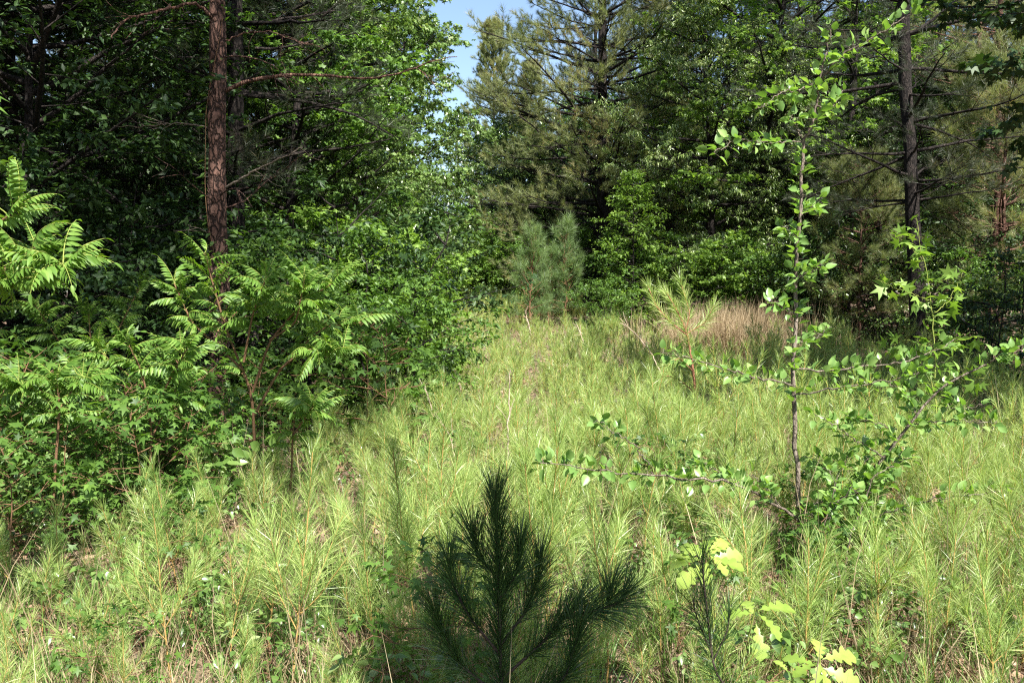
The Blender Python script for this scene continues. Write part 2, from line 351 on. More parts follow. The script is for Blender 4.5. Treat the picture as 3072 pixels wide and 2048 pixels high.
def pine(seed, H=17, r0=.17, z0=3.0, rad=3.0, whorl=.5, per=4, m2=9, ntuft=3, nn=36, ln=.17, wd=.004, needle='needle_olive', bark='bark_pine',
         lean=(0, 0), dead_to=None, elev=(25, 5), top_round=.8, sweep=.05, tuftup=.5, low=.55, tlo=.28):
    rng = np.random.default_rng(seed); wood = MB(); nd = MB()
    n = 40; z = np.linspace(-.15, H, n); wob = np.cumsum(rng.normal(0, .012, (n, 2)), 0)
    TP = np.stack([lean[0]*z/H+wob[:, 0], lean[1]*z/H+wob[:, 1], z], -1)[None]
    rr = (r0*(1-.9*(z/H).clip(0, 1)**1.1))[None]; rr *= 1+rng.normal(0, .035, (1, n)); rr[0, 0] *= 1.4; rr[0, 1] *= 1.12
    tubes(wood, TP, rr, 12)
    zs = []; zz = z0
    while zz < H-.3:
        zs += [zz+rng.normal(0, .06) for _ in range(per)]; zz += whorl*(.7+.6*rng.random())
    zs = np.clip(np.array(zs), 0, H-.1); B = len(zs); u = (zs-z0)/(H-z0)
    o, tg = sample(TP, np.zeros(B, int), (zs+.15)/(H+.15))
    az = np.arange(B)*2.399+rng.normal(0, .5, B); el = R(elev[1])+(R(elev[0]))*u+rng.normal(0, .15, B)
    L = rad*(np.clip(1-u, 0, 1)**.6*top_round+(1-top_round)*.5)*np.clip(low+u*2.2, .3, 1)*(.55+.65*rng.random(B))+.3
    D = np.stack([np.cos(az)*np.cos(el), np.sin(az)*np.cos(el), np.sin(el)], -1)
    g = np.where(u < .5, sweep*.3, sweep)
    L1 = curves(rng, o, D, L, 8, g, .07)
    tubes(wood, L1, (.010+.011*L)[:, None]*(1-.75*np.linspace(0, 1, 8))[None], 5)
    if dead_to:                                  # bare dead branches low on the trunk
        k = 6; zd = 1.0+rng.random(k)*(dead_to-1.0); od, _ = sample(TP, np.zeros(k, int), (zd+.15)/(H+.15)); a = rng.random(k)*6.28
        Dd = np.stack([np.cos(a), np.sin(a), rng.normal(.1, .2, k)], -1)
        Ld = .5+1.3*rng.random(k); DP = curves(rng, od, Dd, Ld, 7, -.03, .14); tubes(wood, DP, .011*(1-.8*np.linspace(0, 1, 7))[None]*np.ones((k, 1)), 4)
        ii = np.repeat(np.arange(k), 4); o_, g_ = sample(DP, ii, .3+.7*rng.random(len(ii)))
        tubes(wood, curves(rng, o_, g_+rng.normal(0, .5, o_.shape), .2+.3*rng.random(len(ii)), 4, -.02, .15), .004*np.ones((len(ii), 4)), 3)
    i2 = np.repeat(np.arange(B), m2); t2 = np.tile((np.arange(m2)+.8)/m2, B)*(1-tlo)+tlo
    o2, g2 = sample(L1, i2, t2)
    side = np.where(np.arange(len(i2)) % 2 == 0, 1, -1)[:, None]*nrm(np.cross(g2, [0, 0, 1.0]))
    D2 = g2*.8+side*.75+[0, 0, .12]+rng.normal(0, .18, (len(i2), 3))
    Lb = L[i2]*.36*(1.2-t2*.8)*(.7+.6*rng.random(len(i2)))+.12
    L2 = curves(rng, o2, D2, Lb, 5, sweep*1.2, .1)
    tubes(wood, L2, (.004+.006*Lb)[:, None]*(1-.6*np.linspace(0, 1, 5))[None], 3)
    i3 = np.repeat(np.arange(len(i2)), ntuft); t3 = np.tile(1-np.arange(ntuft)/ntuft*.75, len(i2))-.03
    o3, g3 = sample(L2, i3, t3)
    D3 = g3+rng.normal(0, .45, (len(i3), 3))*(t3 < .9)[:, None]+[0, 0, tuftup*.6]
    for k in range(3):
        tv, tt = tuft(rng, nn, ln, wd); sel = np.arange(len(i3)) % 3 == k
        F = frames(D3[sel], rng.normal(0, 1, (sel.sum(), 3)))*(.75+.5*rng.random(sel.sum()))[:, None, None]
        inst(nd, tv, tt, None, o3[sel], F)
    return wood.mesh('trunk', M[bark], True), nd.mesh('crown', M[needle])

def needles_on(mb, rng, P, t0, per_m, ln, wd, ang=(22, 60), seg2=True, fwd=0.0, droop=0.0):
    """needles along a stem path P (n,3)"""
    L = np.linalg.norm(np.diff(P, axis=0), axis=1).sum(); n = max(6, int(L*(1-t0)*per_m))
    t = t0+(1-t0)*rng.random(n)**.9
    o, g = sample(P[None], np.zeros(n, int), t)
    near = ((t-t0)/(1-t0))
    a = (R(ang[0])+(R(ang[1])-R(ang[0]))*rng.random(n))*(1-.45*np.clip(near*2-1, 0, 1))
    side = nrm(np.cross(g, rng.normal(0, 1, (n, 3))))
    D = nrm(g*np.cos(a)[:, None]+side*np.sin(a)[:, None])
    l = ln*(.7+.45*rng.random(n)); X = nrm(np.cross(D, rng.normal(0, 1, (n, 3))))*wd/2
    if seg2:
        mid = o+D*(l*.55)[:, None]; D2 = nrm(D+side*rng.normal(.05, .13, n)[:, None]+[0, 0, -.10-droop])
        tip = mid+D2*(l*.45)[:, None]
        v = np.stack([o-X*.8, o+X*.8, mid+X, mid-X, tip], 1).reshape(-1, 3)
        b = np.arange(n)[:, None]*5
        mb.add(v, (b+[[3, 2, 4]]), (b+[[0, 1, 2, 3]]))
    else:
        tip = o+D*l[:, None]+[0, 0, -droop*.3*ln]
        mb.add(np.stack([o-X, o+X, tip], 1).reshape(-1, 3), np.arange(n*3).reshape(-1, 3))

def sapling(seed, H=.8, nb=5, per_m=520, ln=.115, wd=.0018, seg2=True, needle='needle_young', stem='stem_young', bare=.25, spread=.5, lean=.08, r=.005):
    rng = np.random.default_rng(seed); wood = MB(); nd = MB()
    D = np.array([[rng.normal(0, lean), rng.normal(0, lean), 1.0]])
    SP = curves(rng, np.array([[0, 0, -.03]]), D, np.array([H]), 10, .03, .05)
    tubes(wood, SP, (r*(1-.55*np.linspace(0, 1, 10)))[None], 5)
    needles_on(nd, rng, SP[0], bare, per_m, ln, wd, seg2=seg2)
    if nb:
        lv = np.sort(rng.choice([.3, .33, .55, .58, .36], nb)); az = np.arange(nb)*2.4+rng.random()*6
        o, g = sample(SP, np.zeros(nb, int), lv)
        D = np.stack([np.cos(az)*spread*1.3, np.sin(az)*spread*1.3, np.full(nb, .9)], -1)+rng.normal(0, .15, (nb, 3))
        L = H*(.62-lv*.55)*(.7+.6*rng.random(nb))
        BP = curves(rng, o, D, L, 7, .10, .06)
        tubes(wood, BP, np.full((nb, 1), r*.6)*(1-.5*np.linspace(0, 1, 7))[None], 4)
        for k in range(nb): needles_on(nd, rng, BP[k], .12, per_m, ln, wd, seg2=seg2)
    return wood.mesh('stem', M[stem], True), nd.mesh('needles', M[needle])

# ------------------------------------------------------------------ countless stuff: one object, its own clumps instanced by its own modifier
def scatter(name, protos, pts, rot, scl, idx, label=None, cat=None):
    """protos: list of mesh datablocks; everything ends in ONE object carrying clumps + points"""
    mb = MB(); kind = []; mats = []; mi_t = []; mi_q = []; 
    V = []; F = []; LT = []; MI = []; n = 0
    for k, parts in enumerate(protos):
        for me in parts:
            nv = len(me.vertices); co = np.empty(nv*3, np.float32); me.vertices.foreach_get('co', co)
            ls = np.empty(len(me.polygons), np.int32); me.polygons.foreach_get('loop_start', ls)
            lt = np.empty(len(me.polygons), np.int32); me.polygons.foreach_get('loop_total', lt)
            vi = np.empty(len(me.loops), np.int32); me.loops.foreach_get('vertex_index', vi)
            V.append(co.reshape(-1, 3)); F.append(vi+n); LT.append(lt); kind.append(np.full(nv, k)); n += nv
            m = me.materials[0]
            if m not in mats: mats.append(m)
            MI.append(np.full(len(lt), mats.index(m)))
    np_ = len(pts); V.append(np.asarray(pts, np.float32)); kind.append(100+np.asarray(idx))
    V = np.concatenate(V); F = np.concatenate(F); LT = np.concatenate(LT); MI = np.concatenate(MI); kind = np.concatenate(kind).astype(np.int32)
    me = bpy.data.meshes.new(name); me.vertices.add(len(V)); me.vertices.foreach_set('co', V.ravel())
    me.loops.add(len(F)); me.loops.foreach_set('vertex_index', F.astype(np.int32))
    me.polygons.add(len(LT)); me.polygons.foreach_set('loop_start', np.r_[0, np.cumsum(LT)[:-1]].astype(np.int32))
    me.polygons.foreach_set('material_index', MI.astype(np.int32))
    for m in mats: me.materials.append(m)
    me.update(calc_edges=True)
    a = me.attributes.new('kind', 'INT', 'POINT'); a.data.foreach_set('value', kind)
    rv = np.zeros((len(V), 3), np.float32); rv[-np_:] = rot; a = me.attributes.new('rot', 'FLOAT_VECTOR', 'POINT'); a.data.foreach_set('vector', rv.ravel())
    sv = np.ones(len(V), np.float32); sv[-np_:] = scl; a = me.attributes.new('scl', 'FLOAT', 'POINT'); a.data.foreach_set('value', sv)
    o = link(name, me); tag(o, label, cat, None, 'stuff')
    ng = bpy.data.node_groups.new(name+'_spread', 'GeometryNodeTree')
    ng.interface.new_socket('Geometry', in_out='INPUT', socket_type='NodeSocketGeometry')
    ng.interface.new_socket('Geometry', in_out='OUTPUT', socket_type='NodeSocketGeometry')
    N = ng.nodes; Lk = ng.links; gi = N.new('NodeGroupInput'); go = N.new('NodeGroupOutput')
    ak = N.new('GeometryNodeInputNamedAttribute'); ak.data_type = 'INT'; ak.inputs[0].default_value = 'kind'
    ar = N.new('GeometryNodeInputNamedAttribute'); ar.data_type = 'FLOAT_VECTOR'; ar.inputs[0].default_value = 'rot'
    as_ = N.new('GeometryNodeInputNamedAttribute'); as_.data_type = 'FLOAT'; as_.inputs[0].default_value = 'scl'
    jn = N.new('GeometryNodeJoinGeometry')
    def sep(k):
        c = N.new('FunctionNodeCompare'); c.data_type = 'INT'; c.operation = 'EQUAL'
        ins = [s for s in c.inputs if s.type == 'INT']
        Lk.new(ak.outputs[0], ins[0]); ins[1].default_value = k
        s = N.new('GeometryNodeSeparateGeometry'); Lk.new(gi.outputs[0], s.inputs[0]); Lk.new(c.outputs[0], s.inputs[1]); return s.outputs[0]
    for k in range(len(protos)):
        g = sep(k); p = sep(100+k)
        mp = N.new('GeometryNodeMeshToPoints'); Lk.new(p, mp.inputs[0])
        ip = N.new('GeometryNodeInstanceOnPoints'); Lk.new(mp.outputs[0], ip.inputs['Points']); Lk.new(g, ip.inputs['Instance'])
        er = N.new('FunctionNodeEulerToRotation'); Lk.new(ar.outputs[0], er.inputs[0]); Lk.new(er.outputs[0], ip.inputs['Rotation'])
        Lk.new(as_.outputs[0], ip.inputs['Scale']); Lk.new(ip.outputs[0], jn.inputs[0])
    Lk.new(jn.outputs[0], go.inputs[0])
    md = o.modifiers.new('spread', 'NODES'); md.node_group = ng
    return o

# ================================================================== GROUND
def ground():
    s = np.r_[-300, -150, -90, -60, np.arange(-45, 45.1, .45), 60, 90, 150, 300]
    X, Y = np.meshgrid(s, s+20); Z = gz(X, Y)
    n = len(s); v = np.stack([X, Y, Z], -1).reshape(-1, 3)
    i = np.arange(n-1)[:, None]*n; j = np.arange(n-1)[None]
    q = np.stack([i+j, i+j+1, i+n+j+1, i+n+j], -1).reshape(-1, 4)
    mb = MB(); mb.add(v, None, q)
    tag(link('ground', mb.mesh('ground', M['soil'], True)), kind='structure')
ground()

rg = np.random.default_rng(77)
def left_edge(y): return np.interp(y, [0, 3.9, 4.5, 6.0, 7.0, 8.5, 10, 14, 25, 40], [-30, -30, -2.1, -1.9, -1.75, -1.6, -1.35, -1.25, -1.7, -2.4])
def right_edge(y): return np.interp(y, [0, 12, 18, 22, 28, 40], [30, 11, 8.5, 6, 4.5, 2])

# ================================================================== PINE SEEDLINGS: 300 individuals near, the rest one carpet
near_s = [sapling(100+i, H=h, nb=nb, per_m=430, ln=l_*1.12, wd=.0021, bare=b_, lean=.10) for i, (h, nb, l_, b_) in enumerate(
    [(.75, 4, .11, .22), (.9, 5, .12, .3), (.62, 3, .12, .2), (.85, 4, .10, .35), (.7, 5, .13, .25), (.55, 2, .12, .15), (1.0, 6, .11, .35), (.8, 2, .13, .2)])]
far_s = [sapling(200+i, H=h, nb=nb, per_m=190, ln=.13, wd=.0055, seg2=False, bare=.2, lean=.1) for i, (h, nb) in enumerate([(.7, 3), (.9, 4), (.5, 2), (1.1, 6)])]
GROUP_S = 'knee high pine seedlings crowding the clearing'
pts = []
tries = 0
keep_out = [(1.5, 4.5, .38), (1.62, 4.9, .2), (1.9, 4.6, .25), (-.02, 2.65, .28), (1.12, 2.9, .22), (1.2, 3.2, .15)]
while len(pts) < 300 and tries < 60000:
    tries += 1
    y = 2.35+rg.random()**.7*6.2; x = (rg.random()*2-1)*(y*.60+.25)
    if any((x-a)**2+(y-b)**2 < r*r for a, b, r in keep_out): continue
    if x < left_edge(y): continue
    md = .19+.01*y
    if pts and np.min(np.hypot(np.array(pts)[:, 0]-x, np.array(pts)[:, 1]-y)) < md: continue
    pts.append((x, y))
for i, (x, y) in enumerate(pts):
    wd_, nd_ = near_s[rg.integers(len(near_s))]
    s = .62+.42*rg.random()
    if y < 3.4: s *= .72
    if y < 4.3: lab = 'pine seedling in the nearest rows along the bottom of the photo'
    elif x < -1.6: lab = 'pine seedling at the left of the clearing before the shaded forest floor'
    elif x > 1.4: lab = 'pine seedling around the stems of the tall pear sapling at right'
    else: lab = 'pine seedling in the sunlit clearing behind the dark foreground sapling'
    place('pine_seedling', [('stem', wd_), ('needles', nd_)], (x, y, float(gz(x, y))), rg.random()*6.28, s*(.78 if x < -.9 else 1), lab, 'pine seedling', GROUP_S, tilt=(rg.normal(0, .1), rg.normal(0, .1)))
n = 6200; y = 7.0+33*rg.random(n)**.85; x = (rg.random(n)*2-1)*(y*.62+1)
gapn = np.sin(1.9*x+.7*y+2)*np.sin(1.3*y-.8*x)+.5*np.sin(3.7*x-2.1*y)
ok = (gapn > -1.0) & (x > left_edge(y)-.3+rg.normal(0, .25, n)) & (x < right_edge(y)) & (y > 6.2)
# an extra margin beside and behind the frame, for views from a step away
ne = 500; ye = 1.0+7*rg.random(ne); xe = (rg.random(ne)*2-1)*(ye*.62+4); oke = np.abs(xe) > ye*.60+.3
x = np.r_[x[ok], xe[oke]]; y = np.r_[y[ok], ye[oke]]; n = len(x)
scatter('seedling_carpet', far_s, np.stack([x, y, gz(x, y)], -1), np.stack([rg.normal(0, .12, n), rg.normal(0, .12, n), rg.random(n)*6.28], -1), (.4+.3*rg.random(n)+.45*rg.random(n)**3+.15*np.sin(x*1.1+y*.7)*np.sin(y*.9-x*.5)), rg.integers(0, 4, n),
        'sea of small bright green pine seedlings filling the clearing towards the trees', 'pine seedlings')

# ================================================================== GRASS, DRY GRASS, LITTER (stuff)
def blades(seed, n, h, wd, spread, mat, lean=.45, rad=.06):
    rng = np.random.default_rng(seed); mb = MB()
    a = rng.random(n)*6.28; b = rng.random(n)**.5*rad; o = np.stack([np.cos(a)*b, np.sin(a)*b, np.full(n, -.02)], -1)
    D = np.stack([np.cos(a)*lean*rng.random(n), np.sin(a)*lean*rng.random(n), np.ones(n)], -1)+rng.normal(0, .12, (n, 3))
    P = curves(rng, o, D, h*(.5+.6*rng.random(n)), 4, -.16, .08)
    X = nrm(np.cross(D, rng.normal(0, 1, (n, 3))))*wd/2
    v = np.stack([P[:, 0]-X, P[:, 0]+X, P[:, 1]+X, P[:, 1]-X, P[:, 2]+X*.8, P[:, 2]-X*.8, P[:, 3]], 1)
    k = np.arange(n)[:, None]*7
    mb.add(v.reshape(-1, 3), k+[[5, 4, 6]], np.concatenate([k+[[0, 1, 2, 3]], k+[[3, 2, 4, 5]]]))
    return mb.mesh('blades', M[mat])
gp = [[blades(300, 26, .32, .004, .1, 'grass_green')], [blades(301, 20, .26, .006, .1, 'grass_green', .6)], [blades(302, 24, .34, .0035, .1, 'grass_dry', .7)], [blades(303, 30, .2, .003, .1, 'grass_dry', 1.2, .1)], [blades(304, 4, .7, .0032, .1, 'grass_dry', .4, .12)]]
n = 9000; y = 1.5+30*rg.random(n)**1.5; x = (rg.random(n)*2-1)*(y*.62+1.2)
ok = (x > left_edge(y)-.2) & (x < right_edge(y)); x = x[ok]; y = y[ok]; n = len(x)
patch = np.sin(x*1.7+2*np.sin(y*.9))*np.cos(y*1.3+x*.6)
idx = np.where(rg.random(n) < .38+.3*(patch > .3), rg.integers(2, 4, n), rg.integers(0, 2, n)); idx = np.where(rg.random(n) < .05, 4, idx)
scatter('grass', gp, np.stack([x, y, gz(x, y)], -1), np.stack([rg.normal(0, .1, n), rg.normal(0, .1, n), rg.random(n)*6.28], -1), (.7+.6*rg.random(n)), idx,
        'thin green and straw coloured grass growing between the pine seedlings', 'grass')
# fallen leaves and pine straw
def litter():
    rng = np.random.default_rng(5); mb = MB()
    n = 52000; y = 1.2+26*rng.random(n)**1.5; x = (rng.random(n)*2-1)*(y*.62+1.5)
    o = np.stack([x, y, gz(x, y)+.008+.03*rng.random(n)], -1)
    a = rng.random(n)*6.28; D = np.stack([np.cos(a), np.sin(a), rng.normal(0, .2, n)], -1)
    h = n//2
    leaves(mb, T_lobed_l, rng, o[:h], D[:h], .05+.06*rng.random(h), 1, .45)
    leaves(mb, T_rhomb, rng, o[h:], D[h:], .04+.05*rng.random(n-h), 1, .5)
    tag(link('leaf_litter', mb.mesh('leaf_litter', M['litter'])), 'brown fallen leaves covering the ground under the seedlings and trees', 'leaf litter', kind='stuff')
    mb = MB(); n = 60000; y = 1.2+16*rng.random(n)**1.5; x = (rng.random(n)*2-1)*(y*.62+1.5)
    o = np.stack([x, y, gz(x, y)+.01+.06*rng.random(n)], -1); a = rng.random(n)*6.28
    D = np.stack([np.cos(a), np.sin(a), rng.normal(0, .25, n)], -1); X = nrm(np.cross(D, [0, 0, 1.0]))*.0015
    mb.add(np.stack([o-X, o+X, o+D*.15*(.6+.6*rng.random(n))[:, None]], 1).reshape(-1, 3), np.arange(n*3).reshape(-1, 3))
    tag(link('pine_straw', mb.mesh('pine_straw', M['litter'])), 'dead brown pine needles strewn over the ground', 'pine straw', kind='stuff')
litter()
# tan tall grass patch on the right of the clearing
tp = [[blades(310, 34, 1.6, .010, .1, 'grass_dry', .25, .16)], [blades(311, 26, 1.3, .012, .1, 'grass_dry', .45, .2)]]
n = 170; x = 6.6+rg.normal(0, 1, n); y = 19+rg.random(n)*2.6; x = gx(738, y)+rg.normal(0, .95, n)
scatter('tall_dry_grass', tp, np.stack([x, y, gz(x, y)], -1), np.stack([rg.normal(0, .08, n), rg.normal(0, .08, n), rg.random(n)*6.28], -1), .62+.3*rg.random(n), rg.integers(0, 2, n),
        'patch of tall straw coloured dry grass before the trees on the right of the clearing', 'dry grass')

# ================================================================== FOREGROUND SAPLINGS, SHADE PUT INTO THE NEEDLE COLOUR
def traced(name, stems, side=None, needle='needle_shade', stem='twig_dark', per_m=900, ln=.12, wd=.0017, seed=1, sides=6, t0s=None, ang=(20, 55)):
    """pine built on hand placed stem paths: stems = [(points, r0, r1, t0)]"""
    rng = np.random.default_rng(seed); wood = MB(); nd = MB()
    for pts, r0, r1, t0 in stems:
        P = path(pts, 20); tubes(wood, P, np.linspace(r0, r1, 20), sides)
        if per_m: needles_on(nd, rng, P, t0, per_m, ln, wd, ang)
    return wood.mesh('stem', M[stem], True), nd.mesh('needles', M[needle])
def root(name, parts, base, label, cat, group=None):
    """parts built in world coordinates, moved under an Empty at the thing's base"""
    o = empty(name, base, 0, 1, label, cat, group)
    for n, me in parts:
        co = np.empty(len(me.vertices)*3, np.float32); me.vertices.foreach_get('co', co)
        co = co.reshape(-1, 3)-np.array(base, np.float32); me.vertices.foreach_set('co', co.ravel()); me.update()
        link(n, me, o)
    return o
d = 2.65
st = [([(0.0, d, -.02), ad(1150, 1560, d), ad(1148, 1400, d), ad(1142, 1250, d), ad(1138, 1135, d)], .009, .004, .12),
      ([ad(1148, 1500, d), ad(1080, 1420, d-.05), ad(1035, 1330, d-.05), ad(1030, 1285, d-.05)], .005, .003, .25),
      ([ad(1150, 1480, d), ad(1210, 1400, d+.05), ad(1235, 1330, d+.05), ad(1240, 1285, d+.05)], .005, .003, .25),
      ([ad(1150, 1560, d), ad(1240, 1480, d-.05), ad(1300, 1410, d-.05), ad(1325, 1385, d-.05)], .006, .003, .3),
      ([ad(1290, 1420, d-.05), ad(1360, 1402, d-.05), ad(1420, 1385, d-.05), ad(1432, 1365, d-.05)], .004, .003, .15),
      ([ad(1395, 1392, d-.05), ad(1402, 1350, d-.05)], .003, .002, .0),
      ([ad(1150, 1600, d), ad(1050, 1520, d), ad(1010, 1440, d), ad(1000, 1400, d)], .005, .003, .25),
      ([ad(1150, 1620, d), ad(1300, 1560, d-.1), ad(1320, 1480, d-.1), ad(1330, 1440, d-.1)], .005, .003, .25),
      ([ad(1145, 1330, d), ad(1095, 1270, d), ad(1085, 1220, d)], .004, .002, .1),
      ([ad(1146, 1380, d), ad(1190, 1310, d), ad(1195, 1250, d)], .004, .002, .1)]
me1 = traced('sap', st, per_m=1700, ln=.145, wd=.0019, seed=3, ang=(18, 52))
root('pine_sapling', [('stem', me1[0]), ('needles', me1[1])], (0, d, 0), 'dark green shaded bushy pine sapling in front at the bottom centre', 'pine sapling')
d = 2.9
st = [([(1.13, d, -.02), ad(1640, 1560, d), ad(1630, 1450, d), ad(1618, 1360, d), ad(1612, 1275, d)], .006, .003, .1),
      ([ad(1635, 1500, d), ad(1610, 1440, d), ad(1595, 1400, d), ad(1592, 1375, d)], .003, .002, .2),
      ([ad(1636, 1520, d), ad(1670, 1450, d), ad(1678, 1400, d)], .003, .002, .2)]
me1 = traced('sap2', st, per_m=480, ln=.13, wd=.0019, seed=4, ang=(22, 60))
root('pine_sapling', [('stem', me1[0]), ('needles', me1[1])], (1.13, d, 0), 'thin dark shade-coloured pine sapling with a spire top below the yellow oak leaves', 'pine sapling')

# taller leaning young pine in the clearing
d = 9.0
b = ad(1612, 1045, d); b[2] = float(gz(b[0], d))
st = [([b, ad(1604, 960, d), ad(1592, 850, d), ad(1580, 770, d), ad(1560, 720, d), ad(1530, 670, d)], .022, .006, .5),
      ([ad(1580, 770, d), ad(1540, 740, d), ad(1505, 700, d), ad(1488, 655, d)], .008, .004, .15),
      ([ad(1575, 755, d), ad(1585, 720, d), ad(1570, 670, d), ad(1562, 640, d)], .007, .004, .1),
      ([ad(1578, 765, d), ad(1620, 740, d), ad(1640, 700, d)], .006, .003, .1),
      ([ad(1572, 745, d+.2), ad(1545, 700, d+.2), ad(1515, 660, d+.2)], .006, .003, .1),
      ([ad(1590, 850, d), ad(1560, 820, d-.2), ad(1530, 840, d-.3)], .006, .003, .3),
      ([ad(1606, 1000, d), ad(1585, 960, d-.2), ad(1565, 945, d-.3), ad(1550, 960, d-.3)], .007, .003, .5),
      ([ad(1595, 900, d), ad(1560, 870, d+.2), ad(1530, 860, d+.2), ad(1500, 880, d+.2)], .006, .003, .3)]
me1 = traced('sap3', st, per_m=420, ln=.16, wd=.004, seed=5, needle='needle_young', stem='twig_red', ang=(25, 60))
root('young_pine', [('stem', me1[0]), ('needles', me1[1])], tuple(b), 'slender young pine with bare reddish stem and leaning feathery top in the clearing', 'young pine')

# ================================================================== PEAR SAPLING
def leafy(name, stems, base, label, cat, T, leafm, barkm, leaf=.06, per_m=42, seed=1, zj=.25, up=1.0, clump=2, tip=True, njit=.5, rise=.35, sides=6, depth=.25):
    """stems: [(disp points [(x,y),..], d0, d1, r0, r1, t0)] traced twigs with alternate leaves"""
    rng = np.random.default_rng(seed); wood = MB(); lf = MB()
    for pts, d0, d1, r0, r1, t0 in stems:
        k = len(pts); P = path([ad(x, y, d0+(d1-d0)*i/(k-1)) for i, (x, y) in enumerate(pts)], 26); P[2:-1] += rng.normal(0, .006, P[2:-1].shape)
        tubes(wood, P, np.linspace(r0, r1, 26), sides)
        L = np.linalg.norm(np.diff(P, axis=0), axis=1).sum(); n = int(L*(1-t0)*per_m)
        if n < 1: continue
        t = np.sort(t0+(1-t0)*rng.random(n))
        o, g = sample(P[None], np.zeros(n, int), t)
        for c in range(clump):
            a = rng.normal(0, 1, (n, 3)); side = nrm(np.cross(g, a))
            D = side*.9+g*.35+[0, 0, rise]+rng.normal(0, .15, (n, 3))
            stub = side*(.01+.03*rng.random(n))[:, None]
            leaves(lf, T, rng, o+stub, D, leaf*(.6+.6*rng.random(n)), up, njit)
            sel = rng.random(n) < .5
            tubes(wood, np.stack([o[sel], (o+stub)[sel]], 1), np.full((sel.sum(), 2), .0012), 3)
    m1 = wood.mesh('stem', M[barkm], True); m2 = lf.mesh('leaves', M[leafm])
    return root(name, [('stem', m1), ('leaves', m2)], base, label, cat)
d = 5.0
b = ad(1846, 1330, d); b[2] = float(gz(b[0], d))
pst = [([(1848, 1340), (1838, 1200), (1832, 1100), (1826, 1000), (1824, 900), (1824, 800), (1832, 700), (1830, 600), (1838, 500), (1842, 400), (1845, 322)], d, d, .016, .009, .42),
       ([(1845, 322), (1865, 280), (1880, 210), (1890, 150), (1915, 60)], d, d-.1, .008, .003, .1),
       ([(1880, 200), (1905, 150), (1960, 110), (2010, 85), (2050, 60), (2110, 20), (2150, 0), (2190, -30)], d, d-.3, .006, .002, .15),
       ([(1843, 322), (1828, 290), (1815, 262)], d, d-.1, .004, .002, .6),
       ([(1840, 325), (1760, 328), (1690, 318), (1640, 350)], d, d-.3, .004, .002, .1),
       ([(1885, 190), (1800, 212), (1740, 248)], d, d-.3, .004, .002, .1),
       ([(1875, 240), (1905, 260), (1940, 200)], d, d+.3, .004, .002, .2),
       ([(1824, 885), (1740, 868), (1680, 848), (1620, 832), (1520, 808)], d, d-.4, .006, .002, .05),
       ([(1824, 905), (1900, 895), (2000, 880), (2100, 862), (2160, 830)], d, d-.4, .006, .002, .1),
       ([(1826, 845), (1900, 850), (2010, 838), (2100, 825), (2180, 790), (2210, 775)], d, d+.3, .006, .002, .1),
       ([(1836, 1195), (1760, 1145), (1700, 1115), (1640, 1100), (1500, 1090), (1380, 1080), (1240, 1062)], d, d-.9, .009, .002, .2),
       ([(1500, 1090), (1470, 1035), (1430, 1000), (1370, 962)], d-.6, d-.8, .004, .002, .5),
       ([(1700, 1115), (1650, 1080), (1600, 1060)], d-.3, d-.3, .004, .002, .1),
       ([(1790, 1160), (1740, 1100), (1700, 1080)], d-.2, d-.2, .004, .002, .1),
       ([(1836, 1180), (1880, 1150), (1940, 1140), (1985, 1120)], d, d-.2, .006, .002, .1),
       ([(1828, 720), (1790, 700), (1770, 690)], d, d-.1, .003, .002, .1),
       ([(1828, 640), (1870, 620), (1895, 600)], d, d-.2, .003, .002, .1),
       ([(1826, 790), (1880, 770), (1910, 750)], d, d+.2, .003, .002, .1),
       ([(1838, 540), (1800, 520), (1780, 525)], d, d+.1, .003, .002, .1),
       ([(1838, 500), (1870, 470), (1885, 455)], d, d+.1, .003, .002, .1),
       # second, forking stem to the right
       ([(1905, 1430), (1925, 1260), (1960, 1130), (2030, 1050), (2080, 985), (2140, 905), (2230, 850), (2352, 790), (2420, 750)], d+.1, d-.2, .014, .003, .15),
       ([(2030, 1050), (1980, 1020), (1900, 965), (1870, 950)], d, d-.2, .005, .002, .1),
       ([(2060, 985), (2000, 965), (1940, 955)], d, d+.2, .004, .002, .1),
       ([(2080, 975), (2180, 965), (2290, 968)], d, d-.2, .005, .002, .1),
       ([(2110, 950), (2080, 900), (2040, 880)], d, d+.1, .004, .002, .1),
       ([(2150, 895), (2190, 940), (2260, 930)], d, d-.2, .004, .002, .1),
       ([(1930, 1235), (1990, 1195), (2050, 1170), (2150, 1142), (2240, 1135), (2330, 1120)], d, d-.4, .007, .002, .1),
       ([(1935, 1215), (1880, 1190), (1850, 1175)], d, d-.1, .004, .002, .1),
       ([(1960, 1130), (2010, 1100), (2060, 1105)], d, d-.1, .004, .002, .1),
       ([(2260, 840), (2290, 820), (2350, 800)], d-.1, d-.3, .003, .002, .2),
       ([(1905, 1430), (1930, 1330), (1990, 1210)], d+.05, d+.1, .008, .004, .3),
       ([(1880, 1450), (1900, 1340), (1890, 1240)], d-.3, d-.3, .006, .003, .2),
       ([(1940, 1480), (1930, 1400), (1900, 1330)], d-.4, d-.5, .006, .003, .2)]
rq = np.random.default_rng(12)
for q in range(16):
    x0, y0 = 1880+rq.normal(0, 45), 1400+60*rq.random(); x1 = 1870+260*rq.random(); y1 = 1060+210*rq.random(); dd = d-.35+.6*rq.random()
    pst.append(([(x0, y0), ((x0+x1)/2-15, (y0+y1)/2+rq.normal(0, 15)), (x1, y1), (x1+rq.normal(0, 50), y1-20-40*rq.random())], dd, dd+rq.normal(0, .15), .006, .002, .35))
leafy('pear_sapling', pst, tuple(b), 'tall pear sapling with glossy round leaves and grey stem on the right', 'pear tree', T_ovate, 'leaf_pear', 'bark_grey', .056, 52, 7, clump=2)

